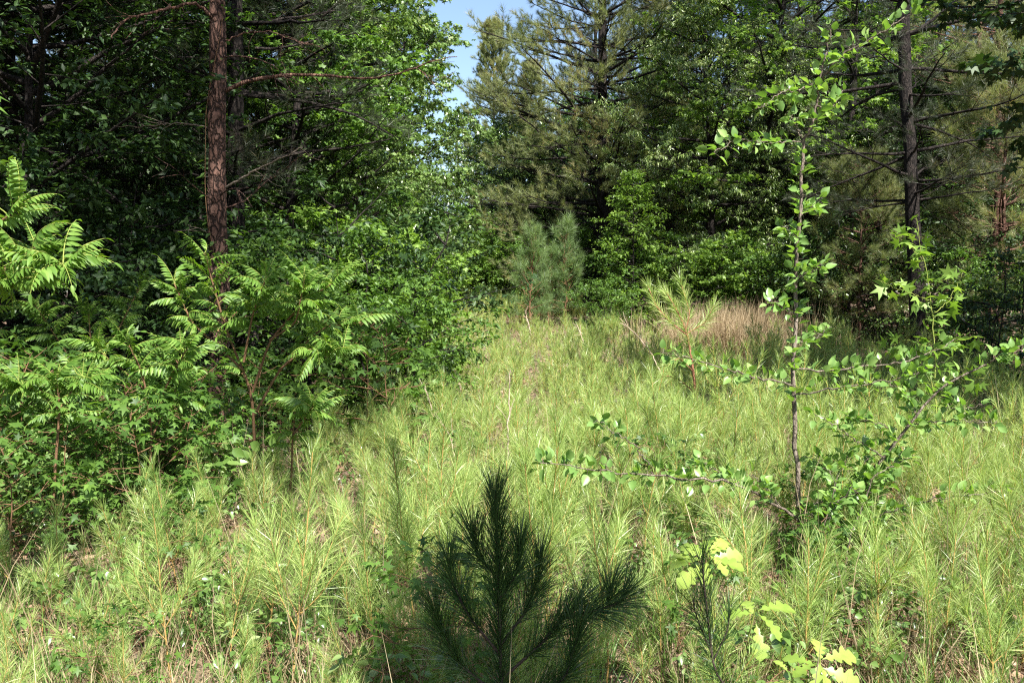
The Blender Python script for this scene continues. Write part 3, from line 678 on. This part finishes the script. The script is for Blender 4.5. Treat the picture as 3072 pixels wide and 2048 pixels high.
# right sweetgum sapling beside the pear
d = 7.0
b = ad(2155, 1100, d); b[2] = float(gz(b[0], d))
leafy('sweetgum_sapling', [([(2155, 1130), (2150, 900), (2145, 760), (2130, 640), (2112, 560), (2105, 500)], d, d, .008, .002, .35),
       ([(2140, 690), (2080, 670), (2010, 640)], d, d-.2, .003, .001, .1), ([(2142, 720), (2180, 690), (2215, 620)], d, d+.2, .003, .001, .2),
       ([(2148, 800), (2200, 780), (2240, 770)], d, d-.2, .003, .001, .1), ([(2148, 800), (2080, 780), (2030, 800)], d, d+.2, .003, .001, .2),
       ([(2120, 600), (2085, 560), (2065, 545)], d, d-.2, .003, .001, .2), ([(2150, 880), (2200, 860), (2260, 870)], d, d-.2, .003, .001, .1),
       ([(2135, 660), (2165, 640), (2190, 650)], d, d-.2, .003, .001, .2)],
      tuple(b), 'sweetgum sapling with pointed star leaves and green stem behind the pear on the right', 'sweetgum sapling', T_star, 'leaf_bright', 'stem_green', .12, 30, 11, clump=1, njit=.6, rise=.0)

# yellow-green oak sprouts
def oak_sprout(name, clusters, base, label, seed):
    rng = np.random.default_rng(seed); wood = MB(); lf = MB()
    for (x, y), d, specs in clusters:
        tip = ad(x, y, d); P = path([base, (np.array(base)+tip)/2+[.02, 0, -.05], tip], 12)
        tubes(wood, P, np.linspace(.005, .0025, 12), 6)
        for az, el, ln in specs:
            D = np.array([[math.cos(R(az))*math.cos(R(el)), math.sin(R(az))*math.cos(R(el)), math.sin(R(el))]])
            off = tip[None]+np.array([[0, 0, -rng.random()*.05]])
            N = np.array([[rng.normal(0, .3), -.35+rng.normal(0, .3), 1.0]])
            inst(lf, T_lobed[0], T_lobed[1], T_lobed[2], off+D*.01, frames(D, N)*ln*.72)
    return root(name, [('stem', wood.mesh('stem', M['stem_green'], True)), ('leaves', lf.mesh('leaves', M['leaf_yellow']))], base, label, 'oak sprout')
bx = ad(1640, 1500, 3.25); bx[2] = 0
oak_sprout('oak_sprout', [((1625, 1262), 3.2, [(0, 15, .17), (35, 20, .15), (80, 30, .13), (120, 28, .15), (165, 20, .17), (190, 5, .18), (215, -15, .19), (250, -30, .13), (310, -20, .13), (340, 0, .17), (150, 30, .14), (20, 35, .12)]),
                          ((1735, 1395), 3.1, [(10, 10, .20), (320, -25, .16), (275, -45, .17), (180, 5, .15), (100, 25, .13)])], tuple(bx), 'yellow green oak sprout with large lobed leaves above the thin dark pine sapling', 21)
bx = ad(1880, 1640, 2.75); bx[2] = 0
oak_sprout('oak_sprout', [((1882, 1500), 2.7, [(5, 10, .16), (70, 35, .13), (150, 15, .14), (200, -5, .12), (290, -50, .16), (340, -15, .17), (250, -50, .13)]),
                          ((1815, 1540), 2.7, [(120, 30, .08), (180, 0, .1), (300, -20, .09), (30, 20, .08)])], tuple(bx), 'yellow green oak sprout with lobed leaves at the bottom edge right of centre', 22)

# ================================================================== SUMACS
rp = np.random.default_rng(31)
PIN = [pinnate(rp, k_, a) for k_, a in ((10, .35), (9, .6), (11, .85))]; 
def sumac(stems, base, label, leafL=.42, seed=1, per=7, span=.45, cat='sumac shrub'):
    rng = np.random.default_rng(seed); wood = MB(); lf = MB(); rac = MB()
    for pts, d0, d1, r0, r1 in stems:
        k = len(pts); P = path([ad(x, y, d0+(d1-d0)*i/(k-1)) for i, (x, y) in enumerate(pts)], 20)
        tubes(wood, P, np.linspace(r0, r1, 20), 6)
        n = int(per*2.7); t = 1-span*(np.arange(n)/n)**1.1; o, g = sample(P[None], np.zeros(n, int), t)
        az = np.arange(n)*2.399+rng.random()*6; el = R(50)*(1-np.arange(n)/n)-R(8)+rng.normal(0, .25, n)
        D = np.stack([np.cos(az)*np.cos(el), np.sin(az)*np.cos(el), np.sin(el)], -1)+g*.25
        s = leafL*.54*(.55+.6*rng.random(n))*np.where(np.arange(n) == 0, .6, 1)
        F = frames(D, np.tile([0, 0, 1.0], (n, 1))+rng.normal(0, .32, (n, 3)))*s[:, None, None]
        for j in range(n):
            (v, tt, qq), rpth = PIN[(j+seed) % 3]
            inst(lf, v, tt, qq, o[j:j+1], F[j:j+1])
            tubes(rac, (F[j]@rpth.T).T+o[j], np.linspace(.0028, .001, 12), 4)
    parts = [('stem', wood.mesh('stem', M['twig'], True)), ('stalks', rac.mesh('stalks', M['stem_green'], True)), ('leaves', lf.mesh('leaves', M['leaf_sumac']))]
    return root('sumac_shrub', parts, base, label, cat)
def gb(dx, dy, d):
    b = ad(dx, dy, d); b[2] = float(gz(b[0], d)); return tuple(b)
sumac([([(-160, 1500), (-120, 900), (-30, 640), (50, 600), (85, 565)], 3.4, 3.3, .012, .005), ([(-30, 640), (60, 590), (130, 605), (150, 615)], 3.4, 3.2, .006, .004),
       ([(-120, 900), (-60, 560), (10, 500), (45, 475)], 3.5, 3.5, .008, .004), ([(-60, 760), (0, 640), (30, 660)], 3.3, 3.2, .006, .004)],
      gb(-160, 1500, 3.4), 'sumac with long glossy arching leaflets reaching in from the left edge', .46, 1, 7, .35)
sumac([([(590, 1180), (580, 900), (520, 760), (480, 620), (470, 580)], 6.2, 6.0, .014, .005), ([(580, 900), (620, 780), (700, 690), (780, 640)], 6.1, 5.9, .010, .005),
       ([(585, 950), (640, 850), (740, 750), (830, 740)], 6.2, 6.3, .010, .005), ([(560, 850), (440, 740), (400, 650)], 6.1, 6.2, .009, .005), ([(640, 850), (700, 800), (790, 810)], 6.1, 5.8, .008, .004),
       ([(560, 830), (580, 720), (610, 640)], 6.0, 5.8, .009, .004), ([(500, 760), (560, 700), (640, 700)], 6.0, 6.2, .008, .004), ([(620, 780), (680, 740), (700, 640)], 6.0, 5.8, .008, .004)],
      gb(590, 1180, 6.2), 'wide spreading sumac bush in front of the big left pine trunk', .5, 2, 9, .5)
sumac([([(660, 1180), (670, 1080), (672, 1000), (680, 925)], 5.6, 5.4, .009, .004), ([(672, 1000), (700, 960), (720, 930)], 5.4, 5.2, .006, .004)],
      gb(660, 1180, 5.6), 'small low sumac just right of the base of the big left pine', .42, 3, 7, .4)
sumac([([(330, 1200), (350, 1000), (330, 860), (290, 780)], 5.6, 5.4, .010, .005), ([(350, 950), (400, 850), (430, 800)], 5.5, 5.3, .008, .004), ([(340, 900), (260, 830), (220, 800)], 5.5, 5.6, .007, .004), ([(350, 1000), (390, 920), (415, 870)], 5.5, 5.7, .007, .004)],
      gb(330, 1200, 5.6), 'low flat topped sumac left of the big left pine trunk', .46, 4, 8, .45)
sumac([([(120, 1180), (128, 1060), (138, 930), (130, 870)], 5.0, 5.0, .010, .005), ([(135, 940), (170, 890), (200, 870)], 5.0, 5.1, .006, .004), ([(135, 940), (90, 890), (40, 890)], 5.0, 4.9, .006, .004)],
      gb(120, 1180, 5.0), 'sumac with thin bare reddish stem and low umbrella of leaves at the far left', .44, 5, 8, .3)
sumac([([(180, 1150), (200, 900), (210, 780), (200, 700)], 7.5, 7.4, .012, .005), ([(200, 880), (120, 760), (80, 700)], 7.5, 7.2, .008, .004), ([(200, 900), (280, 740), (320, 660)], 7.5, 7.7, .008, .004)],
      gb(180, 1150, 7.5), 'half shaded sumac deeper in the undergrowth behind the low one at left', .46, 6, 9, .5)

# ================================================================== TREE LIBRARY
print('library')
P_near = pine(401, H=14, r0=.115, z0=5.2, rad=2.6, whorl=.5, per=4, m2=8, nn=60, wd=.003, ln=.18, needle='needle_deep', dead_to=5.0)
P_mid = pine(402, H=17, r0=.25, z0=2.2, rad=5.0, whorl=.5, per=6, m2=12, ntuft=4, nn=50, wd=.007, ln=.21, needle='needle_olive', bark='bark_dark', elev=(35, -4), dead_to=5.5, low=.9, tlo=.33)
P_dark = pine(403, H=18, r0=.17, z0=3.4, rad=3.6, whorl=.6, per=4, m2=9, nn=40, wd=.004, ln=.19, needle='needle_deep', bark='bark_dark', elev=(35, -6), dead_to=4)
P_far = pine(404, H=18, r0=.16, z0=6.5, rad=3.0, whorl=.5, per=5, m2=8, nn=34, wd=.008, ln=.2, needle='needle_deep', bark='bark_dark', dead_to=7)
P_round = pine(409, H=16.6, r0=.16, z0=6.0, rad=2.6, whorl=.42, per=6, m2=8, nn=44, wd=.013, ln=.24, needle='needle_olive', bark='bark_dark', elev=(55, 5), low=.8)
P_red = pine(405, H=17, r0=.15, z0=5.0, rad=2.6, whorl=.6, per=4, m2=8, nn=36, wd=.006, ln=.19, needle='needle_olive', bark='bark_red', dead_to=6)
P_bushy = pine(406, H=5.5, r0=.06, z0=.9, rad=1.7, whorl=.32, per=5, m2=8, nn=50, wd=.0045, ln=.19, needle='needle_olive', bark='bark_red')
P_small = pine(407, H=2.6, r0=.03, z0=.4, rad=.26, whorl=.26, per=4, m2=4, ntuft=2, nn=34, wd=.006, ln=.2, needle='needle_mid', bark='twig', elev=(50, 25))
G1 = broadleaf(501, H=11, r0=.12, z0=1.8, rad=2.6, nl=46, m2=8, m3=6, m4=9, leaf=.12, T=T_star_l, leafm='leaf_gum', flat=.9)
G2 = broadleaf(502, H=13, r0=.13, z0=2.5, rad=3.0, nl=50, m2=8, m3=6, m4=8, leaf=.13, T=T_star_l, leafm='leaf_bright', flat=.8)
O1 = broadleaf(503, H=9.5, r0=.12, z0=.8, rad=2.4, nl=56, m2=8, m3=6, m4=13, leaf=.13, T=T_lobed_l, leafm='leaf_oak', ldroop=-.75, flat=.4)
O2 = broadleaf(504, H=10.5, r0=.13, z0=1.0, rad=3.0, nl=56, m2=8, m3=6, m4=13, leaf=.15, T=T_slim, leafm='leaf_pale', ldroop=-.7, flat=.3)
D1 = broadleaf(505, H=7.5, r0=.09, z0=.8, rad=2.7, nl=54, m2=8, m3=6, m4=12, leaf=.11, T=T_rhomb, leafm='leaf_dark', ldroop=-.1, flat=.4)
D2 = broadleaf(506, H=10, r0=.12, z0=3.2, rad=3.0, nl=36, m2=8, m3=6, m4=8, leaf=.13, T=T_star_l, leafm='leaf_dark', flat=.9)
S1 = broadleaf(507, H=2.6, r0=.03, z0=.35, rad=1.2, nl=30, m2=6, m3=5, m4=7, leaf=.10, T=T_rhomb, leafm='leaf_gum', stems=4, spread=.3)
S2 = broadleaf(508, H=3.4, r0=.035, z0=.4, rad=1.3, nl=34, m2=6, m3=5, m4=7, leaf=.11, T=T_star_l, leafm='leaf_bright', stems=2, spread=.2, flat=.8)
S3 = broadleaf(509, H=2.2, r0=.025, z0=.3, rad=1.2, nl=28, m2=6, m3=5, m4=7, leaf=.09, T=T_rhomb, leafm='leaf_oak', stems=4, spread=.35)
S4 = broadleaf(510, H=2.8, r0=.03, z0=.3, rad=1.4, nl=30, m2=6, m3=5, m4=7, leaf=.10, T=T_rhomb, leafm='leaf_dark', stems=3, spread=.35)
S5 = broadleaf(513, H=4.2, r0=.03, z0=.4, rad=.85, nl=44, m2=5, m3=4, m4=7, leaf=.10, T=T_rhomb, leafm='leaf_bright', stems=1, flat=.7)
G_shade = broadleaf(514, H=13.2, r0=.12, z0=11.7, rad=.8, nl=30, m2=6, m3=5, m4=9, leaf=.12, T=T_star_l, leafm='leaf_dark', flat=.9)  # unseen tree, small high crown shaped to shade the dark foreground sapling
P_shade = pine(408, H=17, r0=.14, z0=12.0, rad=2.4, whorl=.45, per=5, m2=9, nn=44, wd=.005, ln=.2, needle='needle_deep')  # unseen pine, high crown added to shade the left forest floor
E1 = broadleaf(511, H=1.1, r0=.010, z0=.25, rad=.42, nl=11, m2=3, m3=2, m4=4, leaf=.10, T=T_star, leafm='leaf_gum', stems=1, flat=.9, barkm='twig')
E2 = broadleaf(512, H=.8, r0=.008, z0=.2, rad=.40, nl=12, m2=3, m3=2, m4=4, leaf=.085, T=T_ovate, leafm='leaf_oak', stems=2, flat=.8, barkm='twig', spread=.3)

def tree(kind, lib, px, d, s=1.0, rz=0.0, label='', cat=None, group=None, tilt=(0, 0), names=('trunk', 'crown'), x=None):
    X = gx(px, d) if x is None else x
    return place(kind, list(zip(names, lib)), (X, d, float(gz(X, d))-.02), rz, s, label, cat or kind.replace('_', ' '), group, tilt)

# ---- the big left pine, with the branches one can follow in the photo
d = 9.5
X0 = gx(217, d)
rt = tree('pine_tree', P_near, 217, d, 1.0, .6, 'tall pine with scaly reddish bark rising through the left part of the photo', 'pine tree', tilt=(0, .0))
def extra_branch(parent, pts, d0, d1, r0, r1, matn='bark_pine', seed=0, twigs=10, label=None, tl=.3):
    rng = np.random.default_rng(seed); mb = MB(); k = len(pts)
    P = path([ad(x, y, d0+(d1-d0)*i/(k-1)) for i, (x, y) in enumerate(pts)], 30)
    P[2:-1] += rng.normal(0, .006, P[2:-1].shape)
    tubes(mb, P, np.linspace(r0, r1, 30), 7)
    if twigs:
        o, g = sample(P[None], np.zeros(twigs, int), .25+.75*rng.random(twigs))
        T2 = curves(rng, o, g+rng.normal(0, .5, o.shape), tl*(.5+rng.random(twigs)), 6, 0, .18)
        tubes(mb, T2, .004*np.linspace(1, .35, 6)[None]*np.ones((twigs, 1)), 3)
    from mathutils import Matrix
    me = mb.mesh('branch', M[matn], True)
    o = link('branch', me, parent)
    bpy.context.view_layer.update()
    o.matrix_parent_inverse = parent.matrix_world.inverted()
    if label: o['label'] = label
    return o
extra_branch(rt, [(510, 212), (560, 188), (640, 172), (740, 172), (820, 180), (880, 178), (940, 160), (1000, 135), (1050, 130)], d, d-.4, .024, .004, 'bark_red', 1, 16, 'long nearly bare reddish branch reaching right')
extra_branch(rt, [(955, 155), (985, 175), (1030, 180)], d-.35, d-.4, .006, .002, 'bark_red', 2, 4)
extra_branch(rt, [(518, 430), (560, 405), (620, 375), (695, 338)], d, d-.3, .014, .004, 'bark_grey', 3, 6, 'bare grey dead branch slanting up to the right')
extra_branch(rt, [(505, 60), (470, 20), (440, 5), (390, 18), (345, 30), (300, 38), (275, 55), (256, 88)], d, d-.6, .02, .008, 'bark_red', 4, 10, 'crooked reddish branch bending down to the left')
extra_branch(rt, [(505, 300), (450, 285), (400, 282), (350, 288), (310, 292)], d, d-.2, .012, .004, 'bark_grey', 5, 8)
extra_branch(rt, [(512, 95), (560, 75), (620, 72), (680, 95), (720, 100)], d, d-.3, .010, .003, 'bark_red', 6, 8)
extra_branch(rt, [(498, 540), (460, 525), (430, 515)], d, d-.1, .006, .002, 'bark_grey', 7, 3)
# vine leaves on its trunk
rng = np.random.default_rng(8); mb = MB(); n = 60
wv = np.cumsum(np.random.default_rng(401).normal(0, .012, (40, 2)), 0); zt = np.linspace(-.15, 14, 40)
def on_trunk(z, a, off):
    x_ = np.interp(z, zt, wv[:, 0]); y_ = np.interp(z, zt, wv[:, 1]); c_, s_ = math.cos(.6), math.sin(.6)
    return np.stack([X0+x_*c_-y_*s_+np.cos(a)*off, d+x_*s_+y_*c_+np.sin(a)*off, z], -1)
zv = rng.random(n)*4.6; a = -math.pi/2+1.0*np.sin(zv*1.6)+rng.normal(0, .25, n)
leaves(mb, T_rhomb, rng, on_trunk(zv, a, .125), np.stack([np.cos(a), np.sin(a), rng.normal(-.2, .4, n)], -1), .05+.05*rng.random(n), 1, .4)
vt = tag(empty('vine', (X0, d-.11, 0)), 'thin leafy vine winding up the big left pine trunk', 'vine')
mw = MB(); vs = np.linspace(0, 4.6, 60); tubes(mw, on_trunk(vs, -math.pi/2+1.0*np.sin(vs*1.6), .122), np.full(60, .0035), 4)
for nm_, m_, mt_ in (('leaves', mb, 'leaf_gum'), ('stem', mw, 'twig')):
    m_.v = [np.concatenate(m_.v)-np.array([X0, d-.11, 0])]
    link(nm_, m_.mesh(nm_, M[mt_]), vt)

# ---- pines
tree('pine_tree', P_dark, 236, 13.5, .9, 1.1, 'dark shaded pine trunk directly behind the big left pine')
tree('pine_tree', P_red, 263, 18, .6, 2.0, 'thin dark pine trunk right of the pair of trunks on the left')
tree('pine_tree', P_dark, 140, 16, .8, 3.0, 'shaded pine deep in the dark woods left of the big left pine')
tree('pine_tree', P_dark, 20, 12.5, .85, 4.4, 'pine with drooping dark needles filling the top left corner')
tree('pine_tree', P_far, 186, 26, 1.0, 5.4, 'far grey pine trunk seen against sky left of the big left pine')
tree('pine_tree', P_far, 305, 27, .95, .4, 'pine trunk in the dim gap between the left trunks and the lit oak')
tree('pine_tree', P_far, 325, 32, 1.1, 2.4, 'tall pine standing behind the sweetgum, its top out of the photo')
tree('pine_tree', P_far, 372, 36, 1.1, 3.4, 'pine rising behind the lit oak at the left edge of the sky gap')
tree('pine_tree', P_far, 90, 30, 1.1, 1.4, 'distant pine in the shade at the far left of the woods')
tree('pine_tree', P_round, 494, 56, 1.0, 1.9, 'rounded distant pine at the right edge of the sky gap')
tree('pine_tree', P_round, 530, 60, .92, 4.9, 'farther pine just right of the rounded one by the sky gap')
tree('pine_tree', P_mid, 604, 30, 1.0, .9, 'tall sunlit olive pine with full branches right of the sky gap', tilt=(0, 0))
tree('pine_tree', P_far, 655, 42, 1.0, 2.9, 'pine behind the right side of the central sunlit pine')
tree('pine_tree', P_far, 725, 40, 1.0, 5.9, 'pine behind the pale leaved oak right of centre')
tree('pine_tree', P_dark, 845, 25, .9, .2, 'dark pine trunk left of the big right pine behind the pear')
tree('pine_tree', P_dark, 922, 19, 1.0, 1.7, 'large dark leaning pine with bare low branches on the right', tilt=(-.075, 0))
tree('pine_tree', P_red, 968, 31, 1.0, 3.2, 'reddish pine trunk high against sky right of the leaning pine')
tree('pine_tree', P_red, 992, 23, .9, 5.2, 'pine with red brown trunk near the right edge')
tree('pine_tree', P_bushy, 1000, 21, 1.25, .8, 'bushy sunlit young pine behind the right edge branches')
tree('pine_tree', P_dark, 795, 33, .9, 2.2, 'shaded pine behind the top of the pear sapling')
tree('pine_tree', P_bushy, 860, 21, .8, 2.8, 'small bushy pine in half shade between the pear and the leaning pine')
tree('pine_tree', P_far, 1040, 34, 1.0, 4.2, 'pine half outside the right edge of the photo')
# small pines in the clearing
tree('young_pine', P_small, 529, 24, 1.0, .3, 'small fluffy pine with reddish stem, left of three at the end of the clearing', names=('stem', 'needles'))
tree('young_pine', P_small, 548, 25, .8, 1.3, 'smallest yellowish pine between its two taller neighbours at the end of the clearing', names=('stem', 'needles'))
tree('young_pine', P_small, 566, 25, 1.05, 2.3, 'small fluffy pine, right of three at the end of the clearing', names=('stem', 'needles'))

# ---- broadleaf trees
tree('sweetgum_tree', G1, 284, 15.5, .84, .3, 'bright green sweetgum right of the big left pine')
tree('oak_tree', O1, 346, 19, .97, .3, 'lit oak with drooping lobed leaves left of the sky gap')
tree('oak_tree', O1, 374, 17, .56, 5.1, 'small sunlit oak in front of the larger one at the left edge of the clearing')
tree('oak_tree', O1, 382, 25, .9, 2.3, 'oak behind the lit one at the left edge of the sky gap')
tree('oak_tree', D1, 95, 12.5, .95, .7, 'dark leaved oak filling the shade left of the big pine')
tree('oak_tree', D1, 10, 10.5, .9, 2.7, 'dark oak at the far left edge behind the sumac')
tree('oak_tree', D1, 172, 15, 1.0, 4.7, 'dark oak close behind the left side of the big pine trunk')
tree('sweetgum_tree', G1, 165, 19, .85, 1.7, 'partly lit sweetgum seen through the shade left of the big pine')
tree('sweetgum_tree', G2, 752, 27, 1.15, .9, 'bright sweetgum top between the central pine and the pear sapling')
tree('oak_tree', O2, 715, 26, .88, .3, 'pale drooping leaved oak right of the central pine')
tree('oak_tree', O2, 790, 27, .75, 2.6, 'smaller pale leaved oak behind the pear sapling stem')
tree('oak_tree', O1, 665, 33, .9, 4.0, 'oak behind the right skirts of the central pine')
tree('oak_tree', O1, 480, 46, .9, 1.2, 'distant oak below the sky gap')
tree('sweetgum_tree', G2, 452, 58, .95, 3.3, 'pale far sweetgum at the foot of the sky gap')
tree('oak_tree', O1, 545, 43, .8, 5.2, 'oak behind the left skirts of the central pine')
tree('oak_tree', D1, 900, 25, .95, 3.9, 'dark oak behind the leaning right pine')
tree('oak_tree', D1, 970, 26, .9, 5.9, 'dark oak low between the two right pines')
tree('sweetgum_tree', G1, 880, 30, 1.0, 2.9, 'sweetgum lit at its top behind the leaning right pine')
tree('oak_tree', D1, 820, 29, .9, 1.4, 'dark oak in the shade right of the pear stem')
tree('sweetgum_tree', D2, 0, 8.5, .95, 1.0, 'shaded sweetgum whose dark boughs overhang the top right corner', x=7.2)
tree('sweetgum_tree', G1, 0, 4.6, .8, 2.0, 'sweetgum mostly outside the top left corner', x=-4.9)

# ---- unseen trees added beyond the frame to throw shade into it
for i, (x, y, lib, s) in enumerate([(-6.6, 3.4, P_near, 1.0), (-8.2, 7.2, D2, 1.0), (-5.2, .6, P_dark, .9), (10.2, 11.5, D2, 1.0), (11.5, 6.5, P_dark, .6), (8.4, 7.4, D2, 1.1), (9.6, 9.6, D2, .8), (1.6, -1.8, G_shade, .5), (2.0, -.9, P_shade, 1.0), (-10, 12, D2, 1.1)]):
    tree('sweetgum_tree' if lib in (D2, G_shade) else 'pine_tree', lib, 0, y, s, i*1.3, 'unseen tree added outside the frame to shade it', 'tree', 'unseen trees added outside the frame to shade the clearing edges', x=x)

# ---- understorey shrubs
shr = [ # px, d, lib, scale, label
 (392, 15, S4, .85, 'dark shrub at the left edge of the clearing below the lit oak'), (405, 13, S2, .85, 'bright sweetgum shrub under the lit oak beside the clearing'),
 (392, 10.2, S1, .7, 'leafy green shrub where the clearing meets the left woods'), (405, 22, S4, 1.15, 'dark rounded shrub jutting into the left of the clearing'),
 (360, 12, S4, 1.0, 'green shrub behind the right end of the wide sumac'), (318, 10.5, S1, .9, 'shrub behind the middle of the wide sumac'),
 (290, 12.5, S4, .9, 'dark shrub low behind the big pine trunk'), (160, 11.8, S4, .9, 'dark shrub a little left of and behind the big pine base'),
 (120, 9, S4, .65, 'half lit shrub behind the low flat sumac'), (95, 10.5, S4, 1.1, 'dark shrub deep behind the umbrella sumac'),
 (45, 8.5, S4, .9, 'shrub behind the far left sumac'), (0, 9.5, S4, 1.1, 'dark shrub cut by the left edge of the photo'),
 (440, 29, S1, 1.35, 'tall shrub beyond the dark one on the left side of the path'), (464, 30, S2, .95, 'sunlit green shrub closing the far end of the clearing at left'),
 (484, 31, S1, 1.2, 'grey green shrub in the middle of the far end'), (505, 30, S2, .8, 'round green shrub left of the small pines'),
 (545, 28, S1, 1.0, 'shrub behind the small pines'), (580, 30, S1, 1.2, 'green shrub behind the foot of the central pine'),
 (630, 24, S5, 1.0, 'tall bright yellow green shrub right of the central pine foot'), (655, 24.5, S1, 1.0, 'green shrub right of the tall bright one'),
 (605, 22.5, S1, .6, 'low green shrub hiding the foot of the central pine'),
 (690, 23.5, S2, .8, 'pale green shrub behind the tall dry grass'), (728, 24, S2, .72, 'light green shrub behind the middle of the dry grass'),
 (770, 23.4, S1, 1.0, 'shrub behind the right end of the dry grass'), (812, 24, S3, 1.2, 'shrub right of the pear stem in half shade'),
 (850, 22, S4, 1.1, 'dark shrub between pear and leaning pine'), (890, 20.5, S3, 1.0, 'shrub left of the foot of the leaning pine'),
 (940, 21, S4, 1.1, 'dark shrub right of the foot of the leaning pine'), (975, 19, S1, .9, 'half lit shrub before the red brown trunk'),
 (1015, 17, S3, 1.0, 'shrub at the right edge in shade'), (1000, 13, S4, .7, 'low dark shrub in the shade at the right edge')]
for i, (px, d, lib, s, lab) in enumerate(shr):
    tree('shrub', lib, px, d, s, i*1.7, lab, 'shrub', names=('stems', 'leaves'))
# sweetgum saplings one can single out at the left edge of the clearing
tree('sweetgum_sapling', S2, 392, 12, .74, .4, 'sunlit sweetgum sapling with star leaves above the right end of the wide sumac', names=('stem', 'leaves'))
tree('sweetgum_sapling', E1, 392, 8.0, 1.15, .9, 'small bright sweetgum sapling at the left edge of the clearing', names=('stem', 'leaves'))
tree('sweetgum_sapling', E1, 365, 9.0, 1.2, 2.9, 'sweetgum sapling just behind the small bright one', names=('stem', 'leaves'))
# seedlings on the shaded left floor
k = 0
rs = np.random.default_rng(9)
while k < 84:
    y = 4.7+rs.random()*5.4; x = -(y*.62)+rs.random()*(y*.62-1.9)
    if y < 6.4 and x > -2.0: continue
    if abs(512+x/y*FPX-217) < 27 and y < 9.45: continue
    lib = E1 if rs.random() < .65 else E2
    place('hardwood_seedling', list(zip(('stem', 'leaves'), lib)), (x, y, float(gz(x, y))), rs.random()*6.28, .45+.6*rs.random()*min(1, (y-3)/3), 'small broad leaved seedling on the shaded forest floor at left', 'seedling', 'hardwood seedlings on the shaded floor under the left pine')
    k += 1
for i, (px, py, d) in enumerate([(105, 620, 3.1), (215, 560, 3.8), (395, 640, 3.0), (425, 610, 3.3), (330, 540, 4.2), (860, 600, 3.6), (835, 560, 4.2), (240, 500, 5.2), (560, 480, 6), (700, 560, 3.9), (60, 560, 3.8), (780, 640, 3.0)]+[(40+rs.random()*960, 0, 3.2+4.5*rs.random()) for _ in range(26)]):
    X = gx(px, d)
    place('hardwood_seedling', list(zip(('stem', 'leaves'), E2 if i % 3 else E1)), (X, d, float(gz(X, d))), i*1.1, .38+.05*(i % 4), 'small broad leaved seedling poking out among the pine seedlings', 'seedling', 'hardwood seedlings among the pine seedlings')

# ---- dead stalks
def stalk(pts, d, r, label, seed, twigs=4):
    rng = np.random.default_rng(seed); mb = MB()
    b = ad(*pts[0], d); P = path([ad(x, y, d) for x, y in pts], 20); P[1:] += rng.normal(0, .004, P[1:].shape)
    tubes(mb, P, np.linspace(r, r*.5, 20), 5)
    if twigs:
        o, g = sample(P[None], np.zeros(twigs, int), .3+.6*rng.random(twigs)); tubes(mb, curves(rng, o, g+rng.normal(0, .5, o.shape), .12+.15*rng.random(twigs), 4, 0, .15), np.full((twigs, 4), r*.3), 3)
    v = np.concatenate(mb.v)-b; mb.v = [v]
    o = link('dead_stalk', mb.mesh('dead_stalk', M['dead_wood'], True)); o.location = b
    tag(o, label, 'dead stalk')
stalk([(1166, 1085), (1168, 960), (1171, 850)], 6.6, .008, 'pale upright dead stalk in the middle of the clearing', 1)
stalk([(1005, 1010), (992, 940), (976, 885)], 8.2, .009, 'pale dead stalk leaning left at the left side of the clearing', 2)
stalk([(1220, 770), (1213, 740), (1206, 712)], 20, .02, 'short pale dead stalk below the left small pine', 3)
stalk([(1520, 860), (1490, 800), (1450, 755), (1425, 740)], 12, .010, 'arched pale dead stem left of the slender young pine', 4)
stalk([(1045, 1060), (1035, 1000), (1020, 975)], 7.4, .007, 'short broken dead stalk near the left shadow', 5)
stalk([(1345, 800), (1335, 770), (1325, 745)], 18, .015, 'dead stalk below the right small pine', 6)
stalk([(1600, 1120), (1585, 1080), (1560, 1010)], 6.6, .006, 'thin dead stem below the slender young pine', 7)
stalk([(1130, 1290), (1090, 1230), (1040, 1180)], 4.6, .004, 'thin straw stem above the dark sapling', 8, 2)

# ================================================================== FAR WOOD (one mass)
F1 = broadleaf(601, H=10, r0=.12, z0=.6, rad=3.0, nl=34, m2=6, m3=4, m4=8, leaf=.22, T=T_rhomb, leafm='leaf_oak')
F2 = broadleaf(602, H=9, r0=.12, z0=.6, rad=3.0, nl=34, m2=6, m3=4, m4=8, leaf=.24, T=T_rhomb, leafm='leaf_dark')
F3 = pine(603, H=18, r0=.16, z0=5, rad=3.0, whorl=.7, per=4, m2=6, nn=26, wd=.014, ln=.24, needle='needle_deep', bark='bark_dark')
n = 330; y = 36+50*rg.random(n); x = (rg.random(n)*2-1)*(y*.75+6)
ns_ = 90; ys = 12+26*rg.random(ns_); xs_ = np.where(rg.random(ns_) < .5, -1, 1)*(ys*.62+3+9*rg.random(ns_)); xs_ = xs_+np.where(xs_ > 0, 6, 0); x = np.r_[x, xs_]; y = np.r_[y, ys]; n = len(x)
pxs = 512+x/y*FPX; idx = rg.choice([0, 1, 2, 2], n)
rpx = 3.8/y*FPX; gap = (pxs+rpx > 428) & (pxs-rpx < 500); idx = np.where(gap & (idx == 2), 0, idx)
scl = .8+.4*rg.random(n); scl = np.where(gap, np.minimum(scl, .75), scl)
keep = ~((pxs > 425) & (pxs < 500) & (y < 48)); x, y, idx, scl = x[keep], y[keep], idx[keep], scl[keep]; n = len(x)
scatter('far_wood', [F1, F2, F3], np.stack([x, y, gz(x, y)-.05], -1), np.stack([np.zeros(n), np.zeros(n), rg.random(n)*6.28], -1), scl, idx,
        'dense distant woodland closing the view behind the nearer trees', 'woodland')
print('built')
